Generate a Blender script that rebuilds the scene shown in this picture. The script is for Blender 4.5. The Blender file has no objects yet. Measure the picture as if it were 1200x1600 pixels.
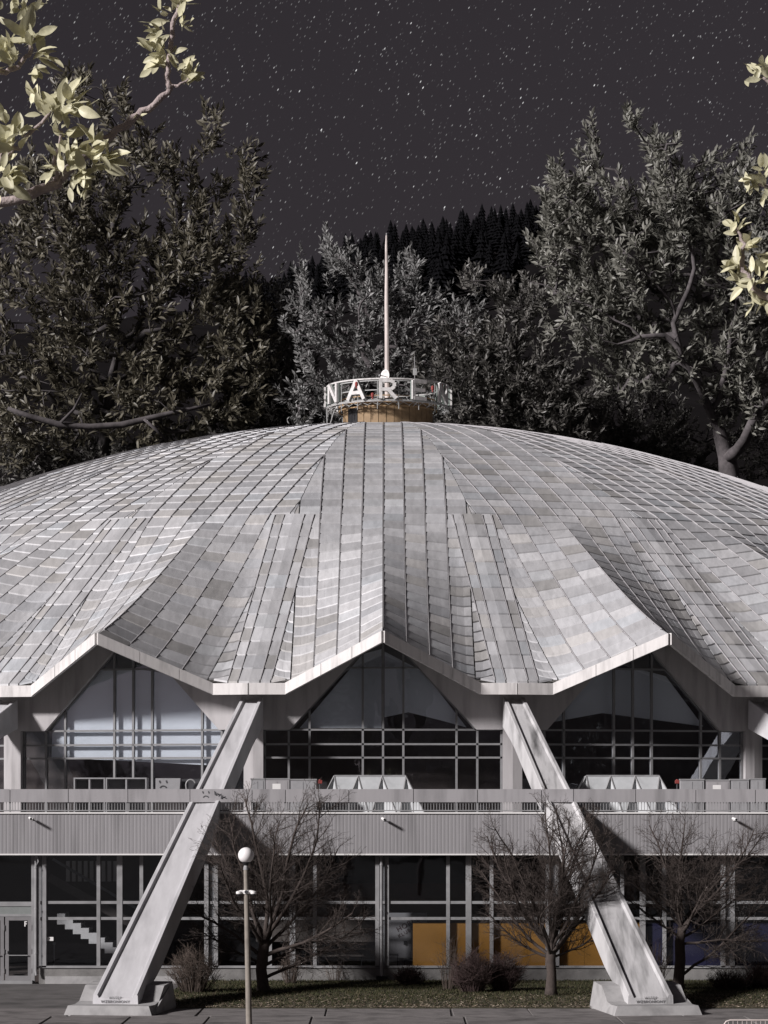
import bpy, bmesh, math, random
import numpy as np
from mathutils import Vector, Matrix

random.seed(7); rng = np.random.default_rng(11)
SC = bpy.context.scene
COL = SC.collection
R = math.radians

# ------------------------------------------------------------------ camera, sky, sun, exposure
CAM = Vector((0.0, -149.1, 6.5)); FPX = 4377.0; CX, HY = 598.5, 1255.0
cam = bpy.data.cameras.new('camera'); camo = bpy.data.objects.new('camera', cam); COL.objects.link(camo)
camo.location = CAM; camo.rotation_euler = (R(90), 0, 0)
cam.sensor_fit = 'HORIZONTAL'; cam.sensor_width = 36.0; cam.lens = 36.0 * FPX / 1200.0
cam.shift_y = (HY - 800) / 1200.0; cam.shift_x = (600 - CX) / 1200.0
cam.clip_start = 0.5; cam.clip_end = 5000
SC.camera = camo

SUN_AZ, SUN_EL = R(55), R(25)          # azimuth measured from behind the camera towards its left
SDIR = Vector((-math.sin(SUN_AZ) * math.cos(SUN_EL), -math.cos(SUN_AZ) * math.cos(SUN_EL), math.sin(SUN_EL)))
sun = bpy.data.lights.new('sun', 'SUN'); suno = bpy.data.objects.new('sun', sun); COL.objects.link(suno)
sun.energy = 4.9; sun.angle = R(6.0); sun.color = (1.0, 0.955, 0.95)
suno.rotation_euler = (-SDIR).to_track_quat('-Z', 'Y').to_euler(); suno.location = (-60, -120, 90)

W = bpy.data.worlds.new('World'); SC.world = W; W.use_nodes = True
wn, wl = W.node_tree.nodes, W.node_tree.links
wn.clear()
wout = wn.new('ShaderNodeOutputWorld'); wbg = wn.new('ShaderNodeBackground'); wl.new(wbg.outputs[0], wout.inputs[0])
sky = wn.new('ShaderNodeTexSky'); sky.sky_type = 'NISHITA'; sky.sun_disc = False
sky.sun_elevation = SUN_EL; sky.sun_rotation = math.atan2(SDIR.x, SDIR.y)
sky.dust_density = 4.0; sky.air_density = 1.0; sky.ozone_density = 1.0
SKY_K = 0.0088
hs = wn.new('ShaderNodeHueSaturation'); hs.inputs['Saturation'].default_value = 0.10; hs.inputs['Value'].default_value = 1.0
wl.new(sky.outputs[0], hs.inputs['Color'])
tint = wn.new('ShaderNodeMix'); tint.data_type = 'RGBA'; tint.blend_type = 'MULTIPLY'; tint.inputs[0].default_value = 1.0
wl.new(hs.outputs[0], tint.inputs[6]); tint.inputs[7].default_value = (1.03, 0.87, 0.985, 1)
# star field: short slanted streaks, random brightness
tc = wn.new('ShaderNodeTexCoord'); mp = wn.new('ShaderNodeMapping'); mp.vector_type = 'POINT'
mp.inputs['Rotation'].default_value = (0, R(-32), 0)
mp2 = wn.new('ShaderNodeMapping'); mp2.inputs['Scale'].default_value = (1, 1, 0.27)
wl.new(tc.outputs['Generated'], mp.inputs[0]); wl.new(mp.outputs[0], mp2.inputs[0])
def stars(scale, thr, power, gain):
    v = wn.new('ShaderNodeTexVoronoi'); v.inputs['Scale'].default_value = scale
    wl.new(mp2.outputs[0], v.inputs['Vector'])
    mr = wn.new('ShaderNodeMapRange'); mr.inputs[1].default_value = thr; mr.inputs[2].default_value = thr * 0.45
    mr.inputs[3].default_value = 0; mr.inputs[4].default_value = 1
    wl.new(v.outputs['Distance'], mr.inputs[0])
    sp = wn.new('ShaderNodeSeparateColor'); wl.new(v.outputs['Color'], sp.inputs[0])
    pw = wn.new('ShaderNodeMath'); pw.operation = 'POWER'; pw.inputs[1].default_value = power
    wl.new(sp.outputs[0], pw.inputs[0])
    m = wn.new('ShaderNodeMath'); m.operation = 'MULTIPLY'; wl.new(mr.outputs[0], m.inputs[0]); wl.new(pw.outputs[0], m.inputs[1])
    g = wn.new('ShaderNodeMath'); g.operation = 'MULTIPLY'; wl.new(m.outputs[0], g.inputs[0]); g.inputs[1].default_value = gain
    return g
s1 = stars(1200, 0.215, 2.2, 30.0); s2 = stars(620, 0.12, 4.0, 110.0)
add = wn.new('ShaderNodeMath'); add.operation = 'ADD'; wl.new(s1.outputs[0], add.inputs[0]); wl.new(s2.outputs[0], add.inputs[1])
ad2 = wn.new('ShaderNodeMix'); ad2.data_type = 'RGBA'; ad2.blend_type = 'ADD'; ad2.inputs[0].default_value = 1.0
wl.new(tint.outputs[2], ad2.inputs[6]); wl.new(add.outputs[0], ad2.inputs[7])
wl.new(ad2.outputs[2], wbg.inputs[0]); wbg.inputs[1].default_value = SKY_K

SC.view_settings.view_transform = 'Standard'; SC.view_settings.look = 'None'
SC.view_settings.exposure = 0.12; SC.view_settings.gamma = 1.0; SC.view_settings.use_curve_mapping = False

# ------------------------------------------------------------------ helpers
def P(px, py, d):
    return Vector(((px - CX) * d / FPX, CAM.y + d, CAM.z + (HY - py) * d / FPX))
def proj(x, y, z):
    d = y - CAM.y
    return CX + x * FPX / d, HY - (z - CAM.z) * FPX / d

def new_mat(name):
    m = bpy.data.materials.new(name); m.use_nodes = True
    n, l = m.node_tree.nodes, m.node_tree.links
    return m, n, l, n['Principled BSDF']

def mat(name, col, rough=0.7, var=0.12, scale=3.0, bump=0.0, bscale=40.0, metal=0.0, spec=0.35, attr=None, stain=0.0, stain_scale=0.6, streak=None, detail=6.0):
    """procedural surface: base colour broken up by two noises, optional stains, optional relief"""
    m, n, l, b = new_mat(name)
    b.inputs['Roughness'].default_value = rough; b.inputs['Metallic'].default_value = metal
    b.inputs['Specular IOR Level'].default_value = spec
    t = n.new('ShaderNodeTexCoord'); src = t.outputs['Object']
    if streak:
        mpn = n.new('ShaderNodeMapping'); mpn.inputs['Scale'].default_value = streak; l.new(src, mpn.inputs[0]); src = mpn.outputs[0]
    nz = n.new('ShaderNodeTexNoise'); nz.inputs['Scale'].default_value = scale; nz.inputs['Detail'].default_value = detail
    nz.inputs['Roughness'].default_value = 0.65; l.new(src, nz.inputs['Vector'])
    mr = n.new('ShaderNodeMapRange'); mr.inputs[1].default_value = 0.25; mr.inputs[2].default_value = 0.75
    mr.inputs[3].default_value = 1 - var; mr.inputs[4].default_value = 1 + var
    l.new(nz.outputs[0], mr.inputs[0])
    mx = n.new('ShaderNodeMix'); mx.data_type = 'RGBA'; mx.blend_type = 'MULTIPLY'; mx.inputs[0].default_value = 1.0
    mx.inputs[6].default_value = (*col, 1)
    if attr:
        at = n.new('ShaderNodeAttribute'); at.attribute_name = attr; l.new(at.outputs['Color'], mx.inputs[6])
    l.new(mr.outputs[0], mx.inputs[7]); out = mx.outputs[2]
    if stain > 0:
        n2 = n.new('ShaderNodeTexNoise'); n2.inputs['Scale'].default_value = stain_scale; n2.inputs['Detail'].default_value = 8
        l.new(src, n2.inputs['Vector'])
        r2 = n.new('ShaderNodeMapRange'); r2.inputs[1].default_value = 0.48; r2.inputs[2].default_value = 0.72
        r2.inputs[3].default_value = 1; r2.inputs[4].default_value = 1 - stain
        l.new(n2.outputs[0], r2.inputs[0])
        m3 = n.new('ShaderNodeMix'); m3.data_type = 'RGBA'; m3.blend_type = 'MULTIPLY'; m3.inputs[0].default_value = 1.0
        l.new(out, m3.inputs[6]); l.new(r2.outputs[0], m3.inputs[7]); out = m3.outputs[2]
    l.new(out, b.inputs['Base Color'])
    if bump > 0:
        nb = n.new('ShaderNodeTexNoise'); nb.inputs['Scale'].default_value = bscale; nb.inputs['Detail'].default_value = 5
        l.new(t.outputs['Object'], nb.inputs['Vector'])
        bp = n.new('ShaderNodeBump'); bp.inputs['Strength'].default_value = bump; bp.inputs['Distance'].default_value = 0.02
        l.new(nb.outputs[0], bp.inputs['Height']); l.new(bp.outputs[0], b.inputs['Normal'])
    return m

ORIG = {}
def put(o, parent=None, loc=None):
    COL.objects.link(o)
    if parent is not None: o.parent = parent
    return o
def tag(o, label=None, cat=None, group=None, kind=None):
    if label: o['label'] = label
    if cat: o['category'] = cat
    if group: o['group'] = group
    if kind: o['kind'] = kind
    return o
def thing(name, loc, label, cat, group=None):
    o = bpy.data.objects.new(name, None); COL.objects.link(o); o.location = loc; o.empty_display_size = 0.3
    ORIG[o] = Vector(loc)
    return tag(o, label, cat, group)
def world_origin(o):
    return ORIG.get(o, Vector((0, 0, 0))).copy() if o is not None else Vector((0, 0, 0))

class MB:
    def __init__(s): s.v = []; s.f = []; s.c = []
    def add(s, vs, fs, col=None):
        k = len(s.v); s.v += [tuple(v) for v in vs]; s.f += [tuple(i + k for i in f) for f in fs]
        s.c += [col or (1, 1, 1)] * len(fs); return s
    def box(s, a, b, col=None):
        x0, y0, z0 = a; x1, y1, z1 = b
        return s.add([(x0,y0,z0),(x1,y0,z0),(x1,y1,z0),(x0,y1,z0),(x0,y0,z1),(x1,y0,z1),(x1,y1,z1),(x0,y1,z1)],
                     [(3,2,1,0),(4,5,6,7),(0,1,5,4),(1,2,6,5),(2,3,7,6),(3,0,4,7)], col)
    def bar(s, a, b, w, h, up=(0,0,1)):
        a, b = Vector(a), Vector(b); d = (b - a).normalized(); u = Vector(up)
        if abs(d.dot(u)) > 0.98: u = Vector((0, 1, 0))
        x = d.cross(u).normalized(); y = x.cross(d).normalized(); vs = []
        for p in (a, b):
            for sx, sy in ((-1,-1),(1,-1),(1,1),(-1,1)): vs.append(p + x * sx * w / 2 + y * sy * h / 2)
        return s.add(vs, [(0,1,2,3),(7,6,5,4),(0,4,5,1),(1,5,6,2),(2,6,7,3),(3,7,4,0)])
    def tube(s, pts, rad, n=6, caps=True):
        pts = [Vector(p) for p in pts]
        if not hasattr(rad, '__len__'): rad = [rad] * len(pts)
        k = len(s.v); prev = None; vs = []
        for i, p in enumerate(pts):
            d = (pts[min(i + 1, len(pts) - 1)] - pts[max(i - 1, 0)])
            d = d.normalized() if d.length > 1e-9 else Vector((0, 0, 1))
            if prev is None:
                r = Vector((0, 0, 1)) if abs(d.z) < 0.9 else Vector((1, 0, 0)); x = d.cross(r).normalized()
            else:
                x = prev - d * prev.dot(d); x = x.normalized() if x.length > 1e-6 else d.orthogonal().normalized()
            prev = x; y = d.cross(x)
            for j in range(n):
                a = 2 * math.pi * j / n; vs.append(p + (x * math.cos(a) + y * math.sin(a)) * rad[i])
        fs = []
        for i in range(len(pts) - 1):
            for j in range(n):
                fs.append((i*n+j, i*n+(j+1)%n, (i+1)*n+(j+1)%n, (i+1)*n+j))
        if caps: fs += [tuple(range(n))[::-1], tuple(range((len(pts)-1)*n, len(pts)*n))]
        return s.add(vs, fs)
    def lathe(s, prof, c=(0,0,0), n=16, caps=True):
        c = Vector(c); vs = []; fs = []
        for r, z in prof:
            for j in range(n):
                a = 2 * math.pi * j / n; vs.append((c.x + r*math.cos(a), c.y + r*math.sin(a), c.z + z))
        for i in range(len(prof) - 1):
            for j in range(n): fs.append((i*n+j, i*n+(j+1)%n, (i+1)*n+(j+1)%n, (i+1)*n+j))
        if caps: fs += [tuple(range(n))[::-1], tuple(range((len(prof)-1)*n, len(prof)*n))]
        return s.add(vs, fs)
    def build(s, name, m, parent=None, smooth=False, kind=None, colors=False, loc=None):
        o0 = world_origin(parent) if loc is None else Vector(loc)
        me = bpy.data.meshes.new(name)
        me.from_pydata([(x - o0.x, y - o0.y, z - o0.z) for x, y, z in s.v], [], s.f)
        if colors:
            ca = me.color_attributes.new('tint', 'FLOAT_COLOR', 'CORNER')
            arr = np.ones((len(me.loops), 4), np.float32); i = 0
            for f, c in zip(s.f, s.c):
                arr[i:i+len(f), :3] = c; i += len(f)
            ca.data.foreach_set('color', arr.ravel())
        me.materials.append(m)
        if smooth: me.polygons.foreach_set('use_smooth', [True] * len(me.polygons))
        me.update()
        o = bpy.data.objects.new(name, me); put(o, parent)
        if loc is not None and parent is None: o.location = loc
        ORIG[o] = o0
        if kind: o['kind'] = kind
        return o

def link_copy(me, name, parent, mw):
    o = bpy.data.objects.new(name, me); COL.objects.link(o); o.parent = parent
    mw = mw.copy(); mw.translation -= world_origin(parent); o.matrix_basis = mw
    return o

def text_mesh(body, size, depth):
    cu = bpy.data.curves.new('lettering', 'FONT'); cu.body = body; cu.size = size; cu.extrude = depth
    cu.space_character = 1.15; cu.align_x = 'CENTER'; cu.align_y = 'CENTER'
    o = bpy.data.objects.new('lettering', cu); COL.objects.link(o)
    dg = bpy.context.evaluated_depsgraph_get(); me = bpy.data.meshes.new_from_object(o.evaluated_get(dg))
    bpy.data.objects.remove(o); bpy.data.curves.remove(cu); return me
def text_obj(name, body, size, depth, m, parent, mw, thick=0.0):
    me = text_mesh(body, size, depth); me.name = name; me.materials.clear(); me.materials.append(m)
    return link_copy(me, name, parent, mw)

def clip(poly, a, b, c):
    """keep a*u + b*r <= c"""
    out = []
    for i in range(len(poly)):
        p, q = poly[i], poly[(i + 1) % len(poly)]
        dp, dq = a*p[0] + b*p[1] - c, a*q[0] + b*q[1] - c
        if dp <= 0: out.append(p)
        if (dp < 0 < dq) or (dq < 0 < dp):
            t = dp / (dp - dq); out.append((p[0] + (q[0]-p[0])*t, p[1] + (q[1]-p[1])*t))
    return out
def area(poly):
    return 0.5 * abs(sum(poly[i][0]*poly[(i+1)%len(poly)][1] - poly[(i+1)%len(poly)][0]*poly[i][1] for i in range(len(poly))))

# ------------------------------------------------------------------ materials
M = {}
M['tile'] = mat('roof_sheet', (0.45,0.45,0.45), 0.46, 0.16, 1.4, 0.05, 6.0, metal=0.12, spec=0.4, attr='tint', stain=0.12, stain_scale=1.3, streak=(3.0,0.7,1.0))
M['seam'] = mat('seam_metal', (0.36,0.35,0.36), 0.5, 0.1)
M['shell'] = mat('roof_felt', (0.10,0.095,0.09), 0.9, 0.2)
M['fascia'] = mat('fascia_sheet', (0.66,0.64,0.63), 0.5, 0.07, 2.0, stain=0.3, stain_scale=0.9, streak=(4,4,0.7))
M['soffit'] = mat('soffit_board', (0.30,0.28,0.26), 0.8, 0.1)
M['render'] = mat('pale_render', (0.42,0.405,0.41), 0.85, 0.08, 1.2, 0.1, 60, stain=0.3, stain_scale=0.7, streak=(3.5,3.5,0.5))
M['concrete'] = mat('concrete', (0.53,0.525,0.54), 0.85, 0.10, 2.0, 0.25, 30, stain=0.25, stain_scale=0.9, streak=(2.4,0.4,0.5))
M['concrete_dirty'] = mat('stained_concrete', (0.50,0.495,0.50), 0.85, 0.14, 1.5, 0.3, 30, stain=0.8, stain_scale=0.8, streak=(3.2,0.35,0.5))
M['plinth'] = mat('plinth_concrete', (0.20,0.195,0.19), 0.9, 0.2, 2.5, 0.4, 25, stain=0.5, stain_scale=1.2)
M['pedestal'] = mat('pedestal_concrete', (0.34,0.335,0.335), 0.9, 0.14, 2.5, 0.4, 25, stain=0.35, stain_scale=1.6)
M['cladding'] = mat('cladding_sheet', (0.265,0.258,0.266), 0.55, 0.07, 1.0, stain=0.3, stain_scale=0.6, streak=(4,4,0.35))
M['railpanel'] = mat('rail_sheet', (0.335,0.325,0.335), 0.55, 0.06, 1.0, stain=0.3, stain_scale=0.7, streak=(4,4,0.5))
M['steel'] = mat('painted_steel', (0.275,0.275,0.28), 0.5, 0.18, 6.0, stain=0.3, stain_scale=3)
M['frame'] = mat('window_frame_paint', (0.20,0.20,0.205), 0.5, 0.15, 5.0)
M['darkmetal'] = mat('dark_metal', (0.05,0.05,0.055), 0.5, 0.2)
M['floor'] = mat('terrace_slab', (0.25,0.245,0.24), 0.9, 0.15)
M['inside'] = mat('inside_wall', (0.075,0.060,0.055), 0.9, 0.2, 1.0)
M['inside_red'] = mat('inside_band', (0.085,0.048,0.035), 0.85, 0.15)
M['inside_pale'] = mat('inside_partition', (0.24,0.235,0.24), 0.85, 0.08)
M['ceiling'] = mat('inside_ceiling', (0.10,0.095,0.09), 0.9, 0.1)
M['orange'] = mat('orange_board', (0.36,0.175,0.035), 0.6, 0.14, 1.2, stain=0.15)
M['blue'] = mat('blue_board', (0.020,0.019,0.052), 0.6, 0.14, 1.2)
M['white'] = mat('white_paint', (0.75,0.74,0.73), 0.5, 0.05)
M['globe'] = mat('opal_glass', (0.82,0.80,0.80), 0.25, 0.03, spec=0.5)
M['post'] = mat('post_concrete', (0.25,0.225,0.195), 0.85, 0.2, 12, stain=0.3, stain_scale=6)
M['black'] = mat('black_paint', (0.02,0.02,0.022), 0.5, 0.1)
M['spray'] = mat('spray_paint', (0.07,0.07,0.075), 0.8, 0.3)
M['stencil'] = mat('worn_stencil_paint', (0.15,0.15,0.155), 0.85, 0.5, 20)
M['red'] = mat('red_plastic', (0.26,0.055,0.05), 0.35, 0.05)
M['ochre'] = mat('ochre_boards', (0.29,0.20,0.115), 0.7, 0.18, 2.5, stain=0.3, stain_scale=2)
M['ochre2'] = mat('ochre_steel', (0.36,0.24,0.13), 0.6, 0.2, 5)
M['signwhite'] = mat('sign_enamel', (0.60,0.585,0.575), 0.5, 0.18, 6, stain=0.25, stain_scale=5)
M['signgreen'] = mat('sign_side', (0.20,0.235,0.215), 0.6, 0.2, 6)
M['lattice'] = mat('galvanised_lattice', (0.36,0.365,0.36), 0.5, 0.2, 8)
M['mast'] = mat('mast_paint', (0.62,0.55,0.52), 0.6, 0.15, 4, stain=0.3, stain_scale=2)
M['skylight'] = mat('skylight_sheet', (0.42,0.435,0.445), 0.55, 0.16, 1.5, stain=0.3, stain_scale=1.2)
M['cabinet'] = mat('cabinet_paint', (0.30,0.30,0.31), 0.6, 0.12)
M['bark'] = mat('dark_bark', (0.058,0.046,0.041), 0.95, 0.3, 6, 0.5, 20)
M['bark_pale'] = mat('grey_bark', (0.095,0.085,0.088), 0.9, 0.45, 2.0, 0.9, 5, stain=0.5, stain_scale=0.8)
M['bark_fore'] = mat('smooth_branch_bark', (0.36,0.30,0.29), 0.8, 0.2, 25, 0.4, 120)
M['bark_dim'] = mat('dim_bark', (0.06,0.054,0.055), 0.9, 0.3, 3)
M['twig'] = mat('brown_twigs', (0.085,0.066,0.055), 0.95, 0.25, 8)
M['twig_red'] = mat('reddish_twigs', (0.055,0.036,0.034), 0.95, 0.25, 8)
M['twig_white'] = mat('pale_twigs', (0.30,0.28,0.27), 0.9, 0.2, 8)
M['grass'] = mat('winter_grass', (0.06,0.06,0.022), 0.9, 0.35, 1.3, attr='tint')
M['soil'] = mat('turf_soil', (0.055,0.05,0.028), 0.95, 0.4, 3.0, 0.6, 20, stain=0.4, stain_scale=1.0)
M['litter'] = mat('leaf_litter', (0.16,0.125,0.09), 0.95, 0.4, 3.0, attr='tint')
M['pave'] = mat('paving_concrete', (0.17,0.158,0.155), 0.9, 0.2, 2.5, 0.5, 30, stain=0.55, stain_scale=1.1)
M['asphalt'] = mat('worn_asphalt', (0.11,0.104,0.102), 0.92, 0.3, 1.2, 0.5, 30, stain=0.4, stain_scale=0.7)
M['ground'] = mat('ground_asphalt', (0.10,0.095,0.092), 0.92, 0.25, 0.7, 0.4, 30)
M['spruce'] = mat('spruce_needles', (0.006,0.006,0.0068), 0.98, 0.3, 0.6, spec=0.0)
M['hill'] = mat('dark_hillside', (0.0105,0.0095,0.010), 0.98, 0.4, 0.05, spec=0.0)

def leaf_mat(name, col, trans=0.25, rough=0.45):
    m, n, l, b = new_mat(name)
    at = n.new('ShaderNodeAttribute'); at.attribute_name = 'tint'
    mx = n.new('ShaderNodeMix'); mx.data_type = 'RGBA'; mx.blend_type = 'MULTIPLY'; mx.inputs[0].default_value = 1
    mx.inputs[6].default_value = (*col, 1); l.new(at.outputs['Color'], mx.inputs[7])
    oi = n.new('ShaderNodeObjectInfo'); mr = n.new('ShaderNodeMapRange'); mr.inputs[3].default_value = 0.75; mr.inputs[4].default_value = 1.2
    l.new(oi.outputs['Random'], mr.inputs[0])
    nz = n.new('ShaderNodeTexNoise'); nz.inputs['Scale'].default_value = 6.0
    m2 = n.new('ShaderNodeMix'); m2.data_type = 'RGBA'; m2.blend_type = 'MULTIPLY'; m2.inputs[0].default_value = 1
    l.new(mx.outputs[2], m2.inputs[6]); l.new(mr.outputs[0], m2.inputs[7])
    l.new(m2.outputs[2], b.inputs['Base Color']); b.inputs['Roughness'].default_value = rough
    b.inputs['Specular IOR Level'].default_value = 0.45
    tr = n.new('ShaderNodeBsdfTranslucent'); l.new(m2.outputs[2], tr.inputs[0])
    ms = n.new('ShaderNodeMixShader'); ms.inputs[0].default_value = trans
    l.new(b.outputs[0], ms.inputs[1]); l.new(tr.outputs[0], ms.inputs[2])
    l.new(ms.outputs[0], n['Material Output'].inputs[0]); return m
M['leaf_dark'] = leaf_mat('olive_leaf', (0.115,0.105,0.078))
M['leaf_mid'] = leaf_mat('grey_green_leaf', (0.22,0.218,0.19))
M['leaf_silver'] = leaf_mat('silvery_leaf', (0.27,0.27,0.265))
M['leaf_dim'] = leaf_mat('dull_leaf', (0.12,0.115,0.105))
M['leaf_fore'] = leaf_mat('pale_leaf', (0.62,0.595,0.41), 0.25, 0.45)

def glass_mat(name, refl, trans, tintc, wave=0.02, wscale=0.5):
    """coated glazing: a mirror-like share over either dark glass or a see-through share"""
    m, n, l, b = new_mat(name); n.remove(b)
    gl = n.new('ShaderNodeBsdfGlossy'); gl.inputs['Roughness'].default_value = 0.015; gl.inputs['Color'].default_value = (0.88,0.93,1.0,1)
    tr = n.new('ShaderNodeBsdfTransparent'); tr.inputs[0].default_value = (*tintc, 1)
    df = n.new('ShaderNodeBsdfDiffuse'); df.inputs[0].default_value = (0.012,0.013,0.016,1)
    a = n.new('ShaderNodeMixShader'); a.inputs[0].default_value = trans; l.new(df.outputs[0], a.inputs[1]); l.new(tr.outputs[0], a.inputs[2])
    c = n.new('ShaderNodeMixShader'); c.inputs[0].default_value = refl; l.new(a.outputs[0], c.inputs[1]); l.new(gl.outputs[0], c.inputs[2])
    t = n.new('ShaderNodeTexCoord'); nz = n.new('ShaderNodeTexNoise'); nz.inputs['Scale'].default_value = wscale; nz.inputs['Detail'].default_value = 2
    l.new(t.outputs['Object'], nz.inputs['Vector'])
    bp = n.new('ShaderNodeBump'); bp.inputs['Strength'].default_value = wave; bp.inputs['Distance'].default_value = 0.1
    l.new(nz.outputs[0], bp.inputs['Height']); l.new(bp.outputs[0], gl.inputs['Normal'])
    l.new(c.outputs[0], n['Material Output'].inputs[0]); return m
M['glass_up'] = glass_mat('coated_glazing', 0.15, 0.985, (0.97,0.985,1.0), 0.05, 0.8)
M['glass_low'] = glass_mat('clear_glazing', 0.035, 0.98, (0.90,0.91,0.92), 0.03, 0.6)

# ------------------------------------------------------------------ the setting: ground and hill
g = MB(); g.add([(-1200,-900,-0.02),(1200,-900,-0.02),(1200,1500,-0.02),(-1200,1500,-0.02)], [(0,1,2,3)])
tag(g.build('ground', M['ground']), kind='structure')

crest = [(-400,520),(100,470),(300,440),(380,415),(430,432),(470,412),(520,385),(560,368),(600,352),(650,345),(700,335),(780,322),(860,310),(980,300),(1080,310),(1250,335),(1700,420)]
def crest_z(px):
    xs = [c[0] for c in crest]; ys = [c[1] for c in crest]
    return CAM.z + (HY - np.interp(px, xs, ys) - 52) * 700 / FPX
prof_d = [193, 196, 199, 203, 209, 216, 230, 260, 320, 400, 500, 600, 660, 700, 760, 900, 1200]
def hill_z(x, d):
    zc = crest_z(CX + x * FPX / 700)
    base = np.interp(d, [193, 196, 199, 203, 209, 216, 230, 260], [-0.3, 7, 16, 23.5, 26.5, 27.5, 28.5, 32])
    if d <= 260: return float(base)
    if d <= 700:
        t = (d - 260) / 440.0; return float(32 + (zc - 32) * (t ** 0.9))
    return float(zc * max(0.0, 1 - (d - 700) / 480.0) - (3 if d > 1100 else 0))
xs = np.linspace(-420, 420, 85); hv = []; hf = []
for d in prof_d:
    for x in xs:
        jz = random.uniform(-1, 1) * min(3.0, max(0.15, (d - 200) / 120)) if d < 1200 else 0
        hv.append((x * (0.55 if d < 300 else 1.0) * (1 if d < 500 else 1.0), CAM.y + d, hill_z(x, d) + (jz if d > 200 else 0)))
nx = len(xs)
for i in range(len(prof_d) - 1):
    for j in range(nx - 1): hf.append((i*nx+j, i*nx+j+1, (i+1)*nx+j+1, (i+1)*nx+j))
hm = MB(); hm.add(hv, hf); tag(hm.build('hill', M['hill'], smooth=True), kind='structure')

# pavement, asphalt apron, grass bed
ap = MB(); ap.add([(-40,-58.5,0.004),(-7.3,-58.5,0.004),(-7.0,-48.4,0.004),(-40,-48.4,0.004)], [(0,1,2,3)])
tag(ap.build('asphalt_apron', M['asphalt']), kind='structure')
gb = MB(); gx = np.linspace(-7.25, 40, 60); gy = np.linspace(-60.7, -48.3, 16)
for y in gy:
    for x in gx:
        h = 0.05 + 0.07 * min(1, (y + 60.7) / 3.0) + random.uniform(-0.015, 0.015)
        gb.v.append((x + (0.12*math.sin(y*2.1) if x == gx[0] else 0), y + (0.10*math.sin(x*1.7)+0.07*math.sin(x*4.1) if y == gy[0] else 0), h if y > gy[0] and x > gx[0] else 0.003))
for i in range(len(gy)-1):
    for j in range(len(gx)-1): gb.f.append((i*60+j, i*60+j+1, (i+1)*60+j+1, (i+1)*60+j)); gb.c.append((1,1,1))
tag(gb.build('turf_bed', M['soil'], smooth=True), kind='structure')

pv = MB(); pv.add([(-40,-76,0.0),(40,-76,0.0),(40,-58.4,0.0),(-40,-58.4,0.0)], [(0,1,2,3)])
pav = tag(pv.build('pavement', M['asphalt']), kind='structure')
ycuts = [-76, -71.5, -67.6, -64.0, -60.85]
for r_ in range(4):
    x = -21 + random.uniform(-1, 1)
    while x < 21:
        w = random.choice([2.4, 3.1, 3.9, 4.6]); s = MB(); gpx = 0.025
        dz = random.uniform(-0.006, 0.008); y0, y1 = ycuts[r_] + gpx, ycuts[r_+1] - gpx
        top = 0.035 + dz; sk = random.uniform(-0.05, 0.05)
        a = [(x+gpx, y0), (x+w-gpx+sk, y0), (x+w-gpx, y1), (x+gpx-sk*0, y1)]
        b = [(p[0] + (0.015 if i in (0,3) else -0.015), p[1] + (0.015 if i < 2 else -0.015)) for i, p in enumerate(a)]
        s.add([(p[0], p[1], 0.0) for p in a] + [(p[0], p[1], top-0.012) for p in a] + [(p[0], p[1], top) for p in b],
              [(8,9,10,11)] + [(i, (i+1)%4, 4+(i+1)%4, 4+i) for i in range(4)] + [(4+i, 4+(i+1)%4, 8+(i+1)%4, 8+i) for i in range(4)])
        s.build('paving_slab', M['pave'], pav); x += w

# ------------------------------------------------------------------ the arena: dome surface
NS = 24; T = math.pi / NS; RPK, RCN = 42.6, 40.0; UC = RCN * math.sin(R(5.42)); KE = (RPK - RCN * math.cos(R(5.42)) ) / UC
R0 = 28.5; VS = 0.86
def ridge_z(r):
    s = (r / 30.0) ** 2
    return 26.24 - 8.1*s - 0.19*s*s + 0.47*s*s*s
ZVAL = 11.12
DEL_E = ridge_z(40.0) - ZVAL
def delta(r):
    if r <= R0: return 0.0
    x = (r - R0) / (40.0 - R0)
    return DEL_E * (0.85 * x + 0.15 * x * x) * min(1.0, (x / 0.2)) ** 0.5
def roof_z(r, u):
    """r along the rib direction, u lateral distance from the rib"""
    u = abs(u); d = delta(r)
    if d <= 0: return ridge_z(r)
    Wd = r * math.tan(T) - VS
    g_ = 0.25 + 0.97 * max(0, min(1, (r - R0) / 11.5)); xb = max(0.05, 1 - g_ / Wd); x = min(1.0, u / Wd)
    m = 1.0 / (xb + (1 - xb) / 2)
    if x < xb: fr = m * x
    else: fr = m * xb + m * ((x - xb) - (x - xb) ** 2 / (2 * (1 - xb)))
    return ridge_z(r) - d * min(1.0, fr)
def world_ru(k, r, u, z):
    """sector k, r measured along the rib axis, u across it"""
    a = k * 2 * T; ca, sa = math.cos(a), math.sin(a)
    return (r * sa + u * ca, -r * ca + u * sa, z)
def kk(c): return KE * max(0.0, min(1.0, (c - R0) / (RPK - R0)))
# r along axis: eave runs r = 42.6 - KE*u from the peak to the valley corner, then flat

arena = thing('arena_building', (0, 0, 0), 'round concrete sports arena under a pale scalloped dome of metal sheets', 'arena')

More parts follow.
